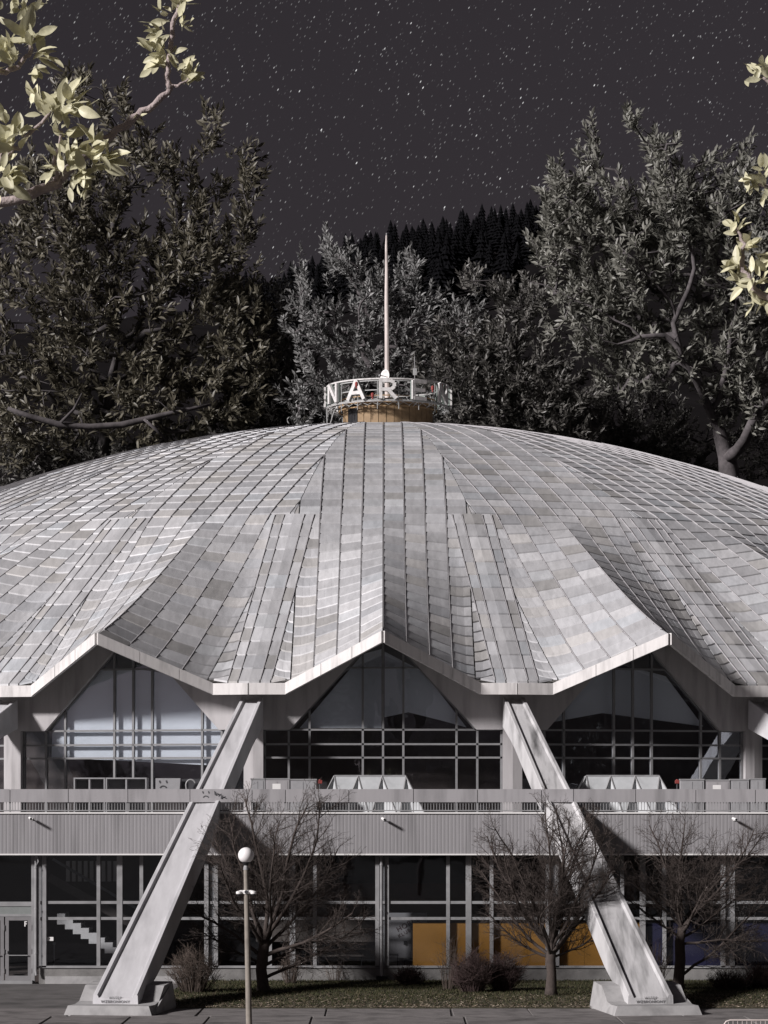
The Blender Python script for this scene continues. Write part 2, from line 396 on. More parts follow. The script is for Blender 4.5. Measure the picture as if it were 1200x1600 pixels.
# dark shell under the sheets
sh = MB(); NU = 9
rs = [0.0, 4, 8, 12, 16, 20, 24, 27, 28.5, 30, 32, 34, 36, 38, 39.5]
rows = []
cols = []
for k in range(NS):
    for i in range(-NU, NU): cols.append((k, i / NU))
for ri, c in enumerate(rs + [99]):
    row = []
    for k, q in cols:
        if c == 99:
            # eave
            u_max = RCN * math.sin(T); u = q * u_max; r = RPK - KE * min(abs(u), UC) - 0.05
        else:
            r = c; u = q * r * math.tan(T)
        row.append(len(sh.v)); sh.v.append(world_ru(k, r, u, roof_z(min(r, 42.6), u) - 0.09))
    rows.append(row)
n_ = len(cols)
for a, b in zip(rows[:-1], rows[1:]):
    for j in range(n_): sh.f.append((a[j], a[(j+1)%n_], b[(j+1)%n_], b[j])); sh.c.append((1,1,1))
shell = sh.build('roof', M['shell'], arena)

# sheets: columns parallel to each rib, cut off at the valley; a narrow-wide-narrow strip down each valley
PAL = [(0.445,0.447,0.46)]*5 + [(0.49,0.49,0.50)]*4 + [(0.41,0.41,0.42)]*4 + [(0.455,0.446,0.44),(0.39,0.382,0.374),(0.335,0.33,0.326),(0.445,0.452,0.47),(0.49,0.50,0.515),(0.41,0.425,0.445),(0.37,0.375,0.39)]
tiles = []      # (list of polys (u,r) pieces, sector, tint)
COLW, GAP = 0.90, 0.055
cs = [2.6]
while cs[-1] < 28.4: cs.append(cs[-1] + 1.0)
cs = list(np.linspace(2.6, 28.9, 31)) + list(np.linspace(28.9, RPK - 0.03, 18))[1:]
tanT = math.tan(T)
def cells_half():
    out = []
    for i in range(0, 7):
        lower = [c for c in cs if c > 28.85]; off = (0.0, 0.36, 0.14, 0.52, 0.22, 0.44, 0.1)[i]
        ci = [c for c in cs if c <= 28.85] + lower[:1] + [c + off for c in lower[1:-1] if c + off < RPK - 0.25] + lower[-1:]
        for j in range(len(ci) - 1):
            c0, c1 = ci[j], ci[j+1]; k0, k1 = kk(c0), kk(c1)
            u0, u1 = i * COLW + GAP/2, (i + 1) * COLW - GAP/2
            p = [(u0, -5), (u1, -5), (u1, 60), (u0, 60)]
            p = clip(p, -k0, -1, -(c0 + 0.032)); p = clip(p, k1, 1, c1 - 0.032) if p else p
            v = 0.02 if c0 < 28.85 else VS + 0.02
            if p: p = clip(p, 1, -tanT, -v)
            if c0 >= 28.85 and p: p = clip(p, 0, 1, 40.0 - 0.0 if False else 60)
            if not p or len(p) < 3 or area(p) < 0.004: continue
            # curved sheets next to the valley get several facets
            rm = sum(q[1] for q in p) / len(p); ulo = min(q[0] for q in p); uhi = max(q[0] for q in p)
            vmin = rm * tanT - uhi
            pieces = []
            if c0 > 29 and vmin < 2.3:
                nsl = max(2, int((uhi - ulo) / 0.22))
                for s in range(nsl):
                    q = clip(p, 1, 0, ulo + (uhi-ulo)*(s+1)/nsl); q = clip(q, -1, 0, -(ulo + (uhi-ulo)*s/nsl)) if q else q
                    if q and len(q) > 2 and area(q) > 1e-4: pieces.append(q)
            else: pieces = [p]
            # split some wide sheets in two to break the grid
            out.append((pieces, 0))
    for i in range(3, 6):       # the corner left between the last course and the flat eave
        p = [(i*COLW + GAP/2, 30), ((i+1)*COLW - GAP/2, 30), ((i+1)*COLW - GAP/2, 39.80), (i*COLW + GAP/2, 39.80)]
        p = clip(p, -KE, -1, -(RPK - 0.0)); p = clip(p, 1, -tanT, -(VS + 0.02)) if p else p
        if p and len(p) > 2 and area(p) > 0.01: out.append(([p], 0))
    # valley strip in (v) coordinates, half of it
    rr = list(np.linspace(28.815, RCN * math.cos(R(5.42)) + 0.02, 14))
    for j in range(len(rr) - 1):
        for (v0, v1) in ((0.0, 0.44), (0.44, VS)):
            a, b = rr[j] + GAP/2, rr[j+1] - GAP/2
            e0 = v0 + (GAP/2 if v0 > 0 else 0.0); e1 = v1 - GAP/2
            p = [(a*tanT - e1, a), (a*tanT - e0, a), (b*tanT - e0, b), (b*tanT - e1, b)]
            out.append(([p], 1 if v0 == 0 else 2))
    return out
HALF = cells_half()
TH = 0.05
def tile_mesh(mb, k, sgn, pieces, col):
    for p in pieces:
        n = len(p); rlo = min(q[1] for q in p); rhi = max(q[1] for q in p)
        top, bot = [], []
        for (u, r) in p:
            z = roof_z(r, u); lift = 0.028 * (r - rlo) / max(0.2, rhi - rlo)
            top.append(world_ru(k, r, sgn*u, z + lift)); bot.append(world_ru(k, r, sgn*u, z - TH))
        fs = [tuple(range(n)) if True else None] + [(i, n+i, n+(i+1)%n, (i+1)%n) for i in range(n)]
        if sgn < 0: fs = [f[::-1] for f in fs]
        mb.add(top + bot, fs, col)
def tcol():
    c = random.choice(PAL); s = random.uniform(0.83, 1.11); s *= 1.10; return (c[0]*s, c[1]*s, c[2]*s)
allt = []
KS = range(-7, 8)
for k in KS:
    for pieces, typ in HALF:
        for sgn in (1, -1):
            if typ == 1:
                if sgn < 0: continue
                # centre sheet spans both sides of the valley: add the mirrored half from the next sector to the same sheet
            pc = pieces[0]; r = sum(q[1] for q in pc)/len(pc); u = sgn*sum(q[0] for q in pc)/len(pc)
            w = world_ru(k, r, u, roof_z(r, u)); px, py = proj(*w)
            ar = sum(area(p) for p in pieces) * max(0.0, math.cos(math.atan2(w[0], -w[1]))) * (2 if typ == 1 else 1)
            vis = -20 < px < 1220 and w[1] < 0 and r > 12
            allt.append((ar * (1.0 if vis else 0.0) * (FPX / (w[1] - CAM.y)) ** 2 * (0.35 + 0.65 * (r - 10) / 30.0), k, sgn, pieces, typ))
allt.sort(key=lambda t: -t[0])
rest = MB()
random.seed(5)
def emit(mb, t):
    c = tcol(); tile_mesh(mb, t[1], t[2], t[3], c)
    if t[4] == 1: tile_mesh(mb, t[1] + 1, -1, t[3], c)
for i, t in enumerate(allt):
    if i < 300:
        mb = MB(); emit(mb, t); mb.build('roof_sheet', M['tile'], shell, colors=True)
    else: emit(rest, t)
tag(rest.build('roof_sheet_field', M['tile'], shell, colors=True), kind='stuff')

# raised seams between the columns
sm = MB()
for k in KS:
    for i in range(0, 6):
        for sgn in ((1, -1) if i else (1,)):
            u = i * COLW; pts = []
            r_start = max(2.6, u / tanT + 0.05); r = r_start
            while True:
                rmax = RPK - KE * min(u, UC)
                lim = rmax if u < 3.5 else 0
                v = r * tanT - u
                if r > 28.95 and v < VS: break
                if r >= rmax - 0.05: break
                pts.append(world_ru(k, r, sgn*u, roof_z(r, u) + 0.035)); r += 0.8
            if len(pts) > 3:
                for q_, (a, b) in enumerate(zip(pts[:-1], pts[1:])):
                    low_ = r_start + 0.8*q_ > 28.6; dz_ = Vector((0, 0, -0.022 if low_ else 0.0)); sm.bar(Vector(a) + dz_, Vector(b) + dz_, 0.022 if low_ else 0.03, 0.045)
    for v in (0.44, VS):
        for sgn in (1, -1):
            pts = [world_ru(k, r, sgn*(r*tanT - v), roof_z(r, r*tanT - v) + 0.03) for r in np.arange(28.95, 39.9, 0.9)]
            for a, b in zip(pts[:-1], pts[1:]): sm.bar(a, b, 0.025, 0.045)
tag(sm.build('standing_seams', M['seam'], shell), kind='stuff')

# fascia sheets, soffit
FH = 0.45
def eave_pt(k, u, dz=0.0, dr=0.0):
    r = RPK - KE * min(abs(u), UC) + dr
    if abs(u) >= UC: zz = ZVAL
    else:
        z_pk = ridge_z(RPK); zz = z_pk + (ZVAL - z_pk) * abs(u) / UC
    return Vector(world_ru(k, r, u, zz + dz))
def fascia_piece(a, b, ki, kj):
    f = MB(); n = (Vector((b - a)).cross(Vector((0,0,1)))).normalized()
    if n.dot(Vector((a.x, a.y, 0))) < 0: n = -n
    g_ = (b - a).normalized() * 0.012; a2, b2 = a + g_, b - g_
    o = n * 0.10; up = Vector((0,0,0.07)); dn = Vector((0,0,-FH+0.07))
    f.add([a2+o+up, b2+o+up, b2+o+dn, a2+o+dn, a2+up-n*0.05, b2+up-n*0.05, b2+dn-n*0.03, a2+dn-n*0.03],
          [(0,1,2,3),(4,5,1,0),(3,2,6,7),(1,5,6,2),(0,3,7,4),(5,4,7,6)])
    f.build('fascia_sheet', M['fascia'], shell)
umax = RCN * math.cos(R(5.42)) * tanT
for k in range(-4, 5):
    cuts = [-umax, -UC, -UC*0.62, -UC*0.3, 0, UC*0.36, UC*0.7, UC, umax]
    for a, b in zip(cuts[:-1], cuts[1:]): fascia_piece(eave_pt(k, a), eave_pt(k, b), k, k)
AW = 38.8; WB = 5.9
sf = MB()
for k in range(NS):
    us = list(np.linspace(-umax, umax, 25))
    for a, b in zip(us[:-1], us[1:]):
        def inner(u):
            ui = u * AW / (RCN if abs(u) > UC else (RPK - KE*abs(u))); ui = max(-AW*tanT, min(AW*tanT, ui))
            return Vector(world_ru(k, AW - 0.2, ui, roof_z(AW - 0.2, ui) - 0.35))
        p, q = eave_pt(k, a, -FH+0.10, 0.02), eave_pt(k, b, -FH+0.10, 0.02)
        sf.add([p, q, inner(b), inner(a)], [(0,1,2,3)])
sf.build('soffit', M['soffit'], shell)

# upper wall and window of each bay
ZR = 9.4; XW, XS, SL = 4.72, 3.68, 1.085
def wz(x): return roof_z(AW, x) - 0.32
def bay_pt(k, x, z, back=0.0): return Vector(world_ru(k, AW - back, x, z))
def zb(x, side):
    ax = abs(x)
    if ax > XW or (ax == XW and side > 0): return WB
    if ax > XS: return ZR
    return ZR + (XS - ax) * SL
hb = AW * tanT
def build_bay(k):
    w = MB(); TH_ = 0.42
    for sgn in (1, -1):
        xs = [hb, 4.9, XW]; prev = None
        for a, b in zip(xs[:-1], xs[1:]):
            P4 = [bay_pt(k, sgn*a, WB), bay_pt(k, sgn*b, WB), bay_pt(k, sgn*b, wz(b)), bay_pt(k, sgn*a, wz(a))]
            w.add(P4, [(0,1,2,3)])
        w.add([bay_pt(k, sgn*XW, WB), bay_pt(k, sgn*XW, WB, TH_), bay_pt(k, sgn*XW, ZR, TH_), bay_pt(k, sgn*XW, ZR)], [(0,1,2,3)])
        xs = list(np.linspace(XW, XS, 4)); 
        for a, b in zip(xs[:-1], xs[1:]):
            w.add([bay_pt(k, sgn*a, ZR), bay_pt(k, sgn*b, ZR), bay_pt(k, sgn*b, wz(b)), bay_pt(k, sgn*a, wz(a))], [(0,1,2,3)])
            w.add([bay_pt(k, sgn*a, ZR), bay_pt(k, sgn*b, ZR), bay_pt(k, sgn*b, ZR, TH_), bay_pt(k, sgn*a, ZR, TH_)], [(0,1,2,3)])
        xs = np.linspace(XS, 0.0, 14); last = None
        for a, b in zip(xs[:-1], xs[1:]):
            za, zbb = zb(a, -1), zb(b, -1)
            ta, tb = max(wz(a), za), max(wz(b), zbb)
            if za >= wz(a): break
            w.add([bay_pt(k, sgn*a, za), bay_pt(k, sgn*b, zbb), bay_pt(k, sgn*b, tb), bay_pt(k, sgn*a, ta)], [(0,1,2,3)])
            w.add([bay_pt(k, sgn*a, za), bay_pt(k, sgn*b, zbb), bay_pt(k, sgn*b, zbb, TH_), bay_pt(k, sgn*a, za, TH_)], [(0,1,2,3)])
    # pier behind each strut
    for sgn in (1, -1):
        w.add([bay_pt(k, sgn*hb, WB, -0.0), bay_pt(k, sgn*hb, WB, 0.5), bay_pt(k, sgn*hb, wz(hb), 0.5), bay_pt(k, sgn*hb, wz(hb))], [(0,1,2,3)])
    w.build('upper_wall', M['render'], arena)
    # window: frame and panes
    BK = 0.30; fr = MB()
    def fbar(x0, z0, x1, z1, wd): fr.bar(bay_pt(k, x0, z0, BK), bay_pt(k, x1, z1, BK), wd, 0.14, up=(math.sin(k*2*T), -math.cos(k*2*T), 0))
    vx = [-XW+0.05, -3.72, -2.90, -0.80, 0.0, 0.80, 2.90, 3.72, XW-0.05]
    hz = [WB, 8.30, 8.83, ZR, 11.85, 14.5]
    def ztop(x):
        ax = abs(x)
        return ZR if ax > XS else min(ZR + (XS - ax) * SL, wz(ax) - 0.02)
    for x in vx: fbar(x, WB, x, max(ztop(x), ZR), 0.085)
    for z in hz[1:4]: fbar(-XW, z, XW, z, 0.075)
    xm = XS - (hz[4] - ZR) / SL; fbar(-xm, hz[4], xm, hz[4], 0.07)
    for sgn in (1, -1): fbar(sgn*XS, ZR, sgn*0.75, ZR + (XS - 0.75)*SL, 0.10)
    win = fr.build('window', M['frame'], arena)
    for a, b in zip(vx[:-1], vx[1:]):
        for z0, z1 in zip(hz[:-1], hz[1:]):
            p = [(a+0.03, z0+0.03), (b-0.03, z0+0.03), (b-0.03, z1-0.03), (a+0.03, z1-0.03)]
            if z0 >= ZR - 0.01:
                p = clip(p, SL, 1, ZR + XS*SL); p = clip(p, -SL, 1, ZR + XS*SL) if p else p
                if p: p = clip(p, 0, 1, 13.4)
            if not p or len(p) < 3 or area(p) < 0.02: continue
            q = MB(); jx, jz = random.gauss(0, 0.0022), random.gauss(0, 0.0022); cxm = sum(t[0] for t in p)/len(p); czm = sum(t[1] for t in p)/len(p)
            vs = [bay_pt(k, x, z, BK + 0.02 + (x - cxm)*jx + (z - czm)*jz) for x, z in p]; n = len(p)
            vb = [bay_pt(k, x, z, BK + 0.035 + (x - cxm)*jx + (z - czm)*jz) for x, z in p]
            q.add(vs + vb, [tuple(range(n)), tuple(range(n, 2*n))[::-1]] + [(i, n+i, n+(i+1)%n, (i+1)%n) for i in range(n)])
            q.build('pane', M['glass_up'], win)
M['sky_card'] = mat('sky_card_pale', (0.78,0.80,0.83), 0.9, 0.05, 0.7)  # pale colour standing in for bright sky mirrored in the glass
for k in range(-3, 4): build_bay(k)
def sky_card(k, poly):  # sheet added behind the panes to imitate reflected sky, not a real blind
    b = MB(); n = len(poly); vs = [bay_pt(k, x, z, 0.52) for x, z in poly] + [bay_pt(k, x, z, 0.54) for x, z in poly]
    b.add(vs, [tuple(range(n)), tuple(range(n, 2*n))[::-1]] + [(i, n+i, n+(i+1)%n, (i+1)%n) for i in range(n)]); b.build('sky_reflection_card', M['sky_card'], arena)
sky_card(-1, [(-3.6, 8.35), (3.3, 8.0), (3.9, 9.2), (1.9, 11.6), (-0.2, 11.9), (-1.6, 11.9), (-3.55, 9.5)])
sky_card(0, [(-3.3, 9.47), (-0.06, 9.47), (-0.06, 12.6), (-0.8, 12.4)]); sky_card(0, [(0.06, 9.9), (1.0, 10.1), (2.4, 9.75), (3.3, 9.5), (1.6, 11.7), (0.06, 12.5)])
sky_card(1, [(-3.4, 9.7), (-1.2, 10.1), (1.0, 9.85), (3.1, 9.6), (1.5, 11.6), (0.2, 11.9), (-1.5, 11.9)])
# plain continuation of the drum where the photograph does not look
dr = MB()
for k in range(4, NS - 3):
    dr.add([bay_pt(k, -hb, WB), bay_pt(k, hb, WB), bay_pt(k, hb, wz(hb)), bay_pt(k, 0, wz(hb)), bay_pt(k, -hb, wz(hb))], [(0,1,2,3,4)])
dr.build('drum_wall', M['render'], arena)
# dark hall behind the glazing
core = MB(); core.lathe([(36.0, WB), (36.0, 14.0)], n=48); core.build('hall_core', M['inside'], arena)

# ------------------------------------------------------------------ concrete struts
def strut(az, dirty):
    ca, sa = math.cos(az), math.sin(az)
    def wp(rad, lat, z): return Vector((rad*sa + lat*ca, -rad*ca + lat*sa, z))
    s = MB(); m = M['concrete_dirty'] if dirty else M['concrete']
    r_foot, z_foot, r_top, z_top = 63.25, 0.59, 39.4, 10.66
    N_ = 26; rows_ = []
    for i in range(N_ + 1):
        t = i / N_; rad = r_foot + (r_top - r_foot)*t; z = z_foot + (z_top - z_foot)*t
        hw = 0.70 + (0.43 - 0.70)*t; rim = 0.13; dp = 0.10; th = 0.42 + 0.45*min(1, t*7)
        if t > 0.9: th += (t-0.9)*3
        sec = [(-hw-0.02, -th), (-hw, -0.02), (-hw+0.02, 0), (-hw+rim, 0), (-hw+rim+0.05, -dp), (hw-rim-0.05, -dp), (hw-rim, 0), (hw-0.02, 0), (hw, -0.02), (hw+0.02, -th)]
        rows_.append([wp(rad, lat, z + dz) for lat, dz in sec])
    n = 10; vs = [v for r in rows_ for v in r]; fs = []
    for i in range(N_):
        for j in range(n): fs.append((i*n+j, i*n+(j+1)%n, (i+1)*n+(j+1)%n, (i+1)*n+j))
    fs += [tuple(range(n))[::-1], tuple(range(N_*n, (N_+1)*n))]
    s.add(vs, fs); ob = s.build('strut', m, arena)
    # pedestal with a low front step and a raised rear
    pd = MB(); prof = [(64.3, 0), (64.22, 0.32), (63.3, 0.30), (62.75, 0.36), (61.95, 0.80), (60.7, 0.86), (60.6, 0)]
    L = [wp(r, -1.26 - (0.12 if z < 0.1 else 0), z) for r, z in prof]; Rr = [wp(r, 1.26 + (0.12 if z < 0.1 else 0), z) for r, z in prof]
    q = len(prof); pd.add(L + Rr, [tuple(range(q)), tuple(range(q, 2*q))[::-1]] + [(i, q+i, q+(i+1)%q, (i+1)%q) for i in range(q)])
    pd.build('pedestal', M['pedestal'], ob)
    if abs(az) < R(10):
        for txt, dz, size in (('WSTĘP', -0.075, 0.115), ('WZBRONIONY', -0.195, 0.12)):
            c = wp(r_foot + 0.012, 0, z_foot + dz - 0.02)
            mw = Matrix.Translation(c) @ Matrix.Rotation(az, 4, 'Z') @ Matrix.Rotation(R(90), 4, 'X')
            text_obj('lettering', txt, size, 0.003, M['stencil'], ob, mw)
    return ob
for a, dirty in ((-22.5, False), (-7.5, False), (7.5, True), (22.5, False)): strut(R(a), dirty)

# ------------------------------------------------------------------ lower building with terrace
YF, YG = -48.6, -48.05
DF, DG = YF - CAM.y, YG - CAM.y
def fx(px, d=None): return (px - CX) * (d or DF) / FPX
def fz(py, d=None): return CAM.z + (HY - py) * (d or DF) / FPX
XL, XR = -34.0, 34.0
z_rt, z_rb, z_cap, z_lb = fz(1233), fz(1253.5), fz(1270), fz(1334)
# corrugated cladding
cl = MB(); x = XL; i = 0; pv_ = None
while x < XR:
    a = (x, YF + (0.0 if i % 2 == 0 else 0.0)); 
    for dx, dy in ((0, 0), (0.07, 0), (0.082, 0.004), (0.118, 0.004)):
        cl.v.append((x + dx, YF + dy, z_lb)); cl.v.append((x + dx, YF + dy, z_cap - 0.03))
        if len(cl.v) > 2:
            q = len(cl.v); cl.f.append((q-4, q-2, q-1, q-3)); cl.c.append((1,1,1))
    x += 0.13
cl.build('corrugated_cladding', M['cladding'], arena)
tr = MB()
tr.box((XL, YF-0.05, z_cap-0.03), (XR, YF+0.25, z_cap+0.02)); tr.box((XL, YF-0.015, z_lb-0.05), (XR, YF+0.04, z_lb))
tr.build('cladding_trim', M['white'], arena)
fl = MB(); fl.box((XL, YF+0.05, 5.55), (XR, -36.5, 5.92)); fl.build('terrace_floor', M['floor'], arena)
# railing: sheet panels over thin balusters
rl = MB(); rl.box((XL, YF-0.02, z_cap+0.06), (XR, YF+0.02, z_cap+0.10))
railing = rl.build('railing', M['steel'], arena)
joints = [-150,-80,16,107,200,297,394,446,545,646,746,846,896,993,1087,1180,1275,1370]
for a, b in zip(joints[:-1], joints[1:]):
    p = MB(); p.box((fx(a)+0.012, YF-0.06, z_rb), (fx(b)-0.012, YF-0.02, z_rt)); p.build('rail_panel', M['railpanel'], railing)
for a in joints:
    p = MB(); p.box((fx(a)-0.025, YF-0.019, z_cap+0.02), (fx(a)+0.025, YF+0.03, z_rt-0.03)); p.build('rail_post', M['steel'], railing)
bl = MB(); x = fx(-150)
while x < fx(1370):
    bl.box((x-0.011, YF-0.011, z_cap+0.08), (x+0.011, YF+0.011, z_rb+0.05)); x += 0.105
tag(bl.build('balusters', M['steel'], railing), kind='stuff')
# sprayed sad faces
def sad_face(parent, c, s, name='painted_face'):
    f = MB()
    for sx in (-1, 1): f.bar(c + Vector((sx*0.13*s-0.02*s, 0, 0.16*s)), c + Vector((sx*0.13*s+0.02*s, 0, 0.06*s)), 0.055*s, 0.004, up=(0,1,0))
    pts = [c + Vector((0.14*s*math.cos(a), 0, -0.19*s + 0.14*s*math.sin(a))) for a in np.linspace(0.15*math.pi, 0.85*math.pi, 7)]
    for a, b in zip(pts[:-1], pts[1:]): f.bar(a, b, 0.05*s, 0.004, up=(0,1,0))
    return f.build(name, M['spray'], parent)
sad_face(railing, Vector((fx(322), YF-0.063, fz(1242))), 0.8)
scr = MB(); random.seed(3)
for i in range(9):
    c = Vector((fx(336 + i*2.0), YF-0.063, fz(1240 + i*0.8 + random.uniform(-1.5, 1.5)))); a = random.uniform(0, 3.1); d = Vector((math.cos(a), 0, math.sin(a)))*0.07
    scr.bar(c - d, c + d, 0.035, 0.004, up=(0,1,0))
scr.build('painted_scrawl', M['spray'], railing)

# plinth, sill
pl = MB(); pl.box((fx(58), YG-0.05, -0.02), (XR, YG+0.3, 0.56)); pl.build('plinth', M['plinth'], arena)
pls = MB(); pls.box((fx(68), YG-0.09, -0.02), (fx(330), YG-0.05, 0.26)); pls.build('plinth_step', M['pedestal'], arena)
si = MB(); si.box((fx(58), YG-0.10, 0.56), (XR, YG+0.1, 0.64)); si.build('sill', M['steel'], arena)
# glazed half-bays
def gx(px): return (px - CX) * DG / FPX
bays = [(62,[154,187,221],330),(330,[422,457,492],597),(597,[700,732,768],863),(863,[972,1004,1038],1137),(1137,[1235,1268,1300],1405)]
zt1, zt2, ztop_, zs = fz(1410, DG), fz(1435, DG), z_lb + 0.02, 0.64
for bi, (a, vs_, b) in enumerate(bays):
    fr = MB(); xs_ = [gx(a)] + [gx(v) for v in vs_] + [gx(b)]
    for i, x in enumerate(xs_[1:4]):
        w = 0.10 if i == 1 else 0.065; fr.box((x-w, YG-0.07, zs), (x+w, YG+0.07, ztop_))
    for z in (zt1, zt2): fr.box((xs_[0], YG-0.05, z-0.05), (xs_[4], YG+0.05, z+0.05))
    fr.box((xs_[0], YG-0.06, ztop_-0.05), (xs_[4], YG+0.06, ztop_+0.03))
    win = fr.build('window', M['steel'], arena)
    for i in range(4):
        for z0, z1 in ((zs, zt2), (zt2, zt1), (zt1, ztop_)):
            p = MB(); p.box((xs_[i]+0.05, YG-0.012, z0+0.02), (xs_[i+1]-0.05, YG+0.0, z1-0.02)); p.build('pane', M['glass_low'], win)
for px in (62, 330, 597, 863, 1137, 1405):      # double posts at the bay ends
    for dx in (-0.17, 0.17):
        if px == 62 and dx < 0: continue
        c = MB(); c.box((gx(px)+dx-0.075, YG-0.10, 0.58), (gx(px)+dx+0.075, YG+0.16, z_lb+0.03)); c.build('column', M['steel'], arena)
    c = MB(); c.box((gx(px)-0.09, YG+0.0, 0.58), (gx(px)+0.09, YG+0.10, z_lb+0.03)); c.build('column_infill', M['frame'], arena)
def pipe(px, z0, z1):
    p = MB(); x = gx(px); p.tube([(x, YG-0.20, z1), (x, YG-0.20, z0+0.15), (x+0.02, YG-0.22, z0)], 0.045, 8)
    for z in (z0+0.8, z0+2.4, z1-0.4): p.lathe([(0.058,-0.03),(0.058,0.03)], (x, YG-0.20, z), 8)
    return p.build('drainpipe', M['steel'], arena)
pipe(596, 0.25, z_lb); pipe(57, 0.3, z_lb - 0.1)
gt = MB(); gt.box((gx(588), YG-0.3, 0.0), (gx(605), YG-0.06, 0.28)); gt.build('drain_box', M['black'], arena)
hook = MB(); hook.tube([P(54,1336,DG-0.3), P(58,1338,DG-0.35), P(60,1346,DG-0.35), P(57,1352,DG-0.35), P(55,1345,DG-0.35)], 0.03, 6); hook.build('cable_loop', M['steel'], arena)

# entrance doors beside the glazed bays
dfr = MB(); yd = YG - 0.02
zd0, zd1 = 0.12, fz(1432, DG)
dfr.box((gx(-60), yd-0.06, fz(1416, DG)-0.0), (gx(52), yd+0.05, fz(1411, DG)+0.05)); dfr.box((gx(-60), yd-0.06, zd1), (gx(52), yd+0.05, zd1+0.09))
for px in (-60, 52): dfr.box((gx(px)-0.06, yd-0.08, 0.0), (gx(px)+0.06, yd+0.06, z_lb+0.02))
dfr.box((gx(-60), yd-0.3, 0.0), (gx(52), yd+0.1, 0.12))
ent = dfr.build('entrance', M['steel'], arena)
bd = MB(); bd.box((gx(-60)+0.06, yd-0.03, zd1+0.09), (gx(52)-0.06, yd+0.0, fz(1416, DG))); bd.build('transom_panel', mat('transom_board', (0.20,0.215,0.21), 0.7), ent)
p = MB(); p.box((gx(-60)+0.06, yd-0.012, fz(1409, DG)), (gx(52)-0.06, yd, z_lb)); p.build('pane', M['glass_low'], ent)
for a, b in ((-42, 7), (8, 50)):
    d = MB(); x0, x1 = gx(a)+0.01, gx(b)-0.01
    d.box((x0, yd-0.05, zd0), (x0+0.13, yd+0.02, zd1-0.01)); d.box((x1-0.13, yd-0.05, zd0), (x1, yd+0.02, zd1-0.01))
    d.box((x0+0.13, yd-0.05, zd0), (x1-0.13, yd+0.02, zd0+0.16)); d.box((x0+0.13, yd-0.05, zd1-0.14), (x1-0.13, yd+0.02, zd1-0.01))
    d.box((x1-0.02, yd-0.09, zd0+0.25), (x1+0.02, yd-0.05, zd0+0.42)); d.box((x1-0.02, yd-0.09, zd1-0.5), (x1+0.02, yd-0.05, zd1-0.3)); d.box((x1-0.02, yd-0.09, zd0+0.95), (x1+0.02, yd-0.05, zd0+1.12))
    dob = d.build('door', mat('door_frame_paint', (0.19,0.185,0.19), 0.55), ent)
    q = MB(); q.box((x0+0.13, yd-0.02, zd0+0.16), (x1-0.13, yd-0.01, zd1-0.14)); q.build('pane', M['glass_low'], dob)
    h = MB(); h.box((x0+0.05, yd-0.12, zd0+0.98), (x0+0.09, yd-0.05, zd0+1.06)); h.bar((x0+0.13, yd-0.10, zd0+0.90), (x1-0.13, yd-0.10, zd0+0.90), 0.03, 0.03); h.build('handle', M['steel'], dob)
    if a == 8:
        st = MB(); st.box((x1-0.26, yd-0.024, zd1-0.36), (x1-0.22, yd-0.0215, zd1-0.17)); st.box((x1-0.22, yd-0.024, zd1-0.28), (x1-0.17, yd-0.0215, zd1-0.25)); st.box((x1-0.22, yd-0.024, zd1-0.20), (x1-0.16, yd-0.0215, zd1-0.17)); st.build('sticker', M['white'], dob)

# inside of the lower storey
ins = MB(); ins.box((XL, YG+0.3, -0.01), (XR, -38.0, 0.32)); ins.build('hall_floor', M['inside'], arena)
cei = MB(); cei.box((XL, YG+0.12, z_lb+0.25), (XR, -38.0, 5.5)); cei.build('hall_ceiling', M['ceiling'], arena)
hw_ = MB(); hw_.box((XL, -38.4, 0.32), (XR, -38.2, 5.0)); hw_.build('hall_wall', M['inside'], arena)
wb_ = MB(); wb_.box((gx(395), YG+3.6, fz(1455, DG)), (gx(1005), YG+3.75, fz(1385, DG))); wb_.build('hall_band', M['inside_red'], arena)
cb_ = MB(); cb_.box((gx(395), YG+2.6, fz(1477, DG)), (gx(590), YG+2.7, fz(1440, DG))); cb_.build('counter_front', mat('counter_board', (0.13,0.112,0.10), 0.8), arena)
pp = MB(); pp.box((gx(606), YG+1.0, 0.3), (gx(668), YG+1.1, fz(1428, DG))); part = pp.build('partition', M['inside_pale'], arena)
hd = MB(); hd.box((gx(631), YG+0.93, fz(1478, DG)), (gx(633), YG+1.0, fz(1472, DG))); hd.box((gx(632), YG+0.93, fz(1474, DG)), (gx(637), YG+0.95, fz(1472.6, DG))); hd.build('door_handle', M['black'], part)
for body, px, py, sz, ang in (('HORI E', 638, 1446, 0.26, 28), ('KLUBOWE', 641, 1455, 0.19, 30)):
    mw = Matrix.Translation(Vector((gx(px), YG+0.99, fz(py, DG)))) @ Matrix.Rotation(R(-ang), 4, 'Y') @ Matrix.Rotation(R(90), 4, 'X')
    text_obj('lettering', body, sz, 0.003, mat('wall_lettering', (0.06,0.03,0.03), 0.8), part, mw)
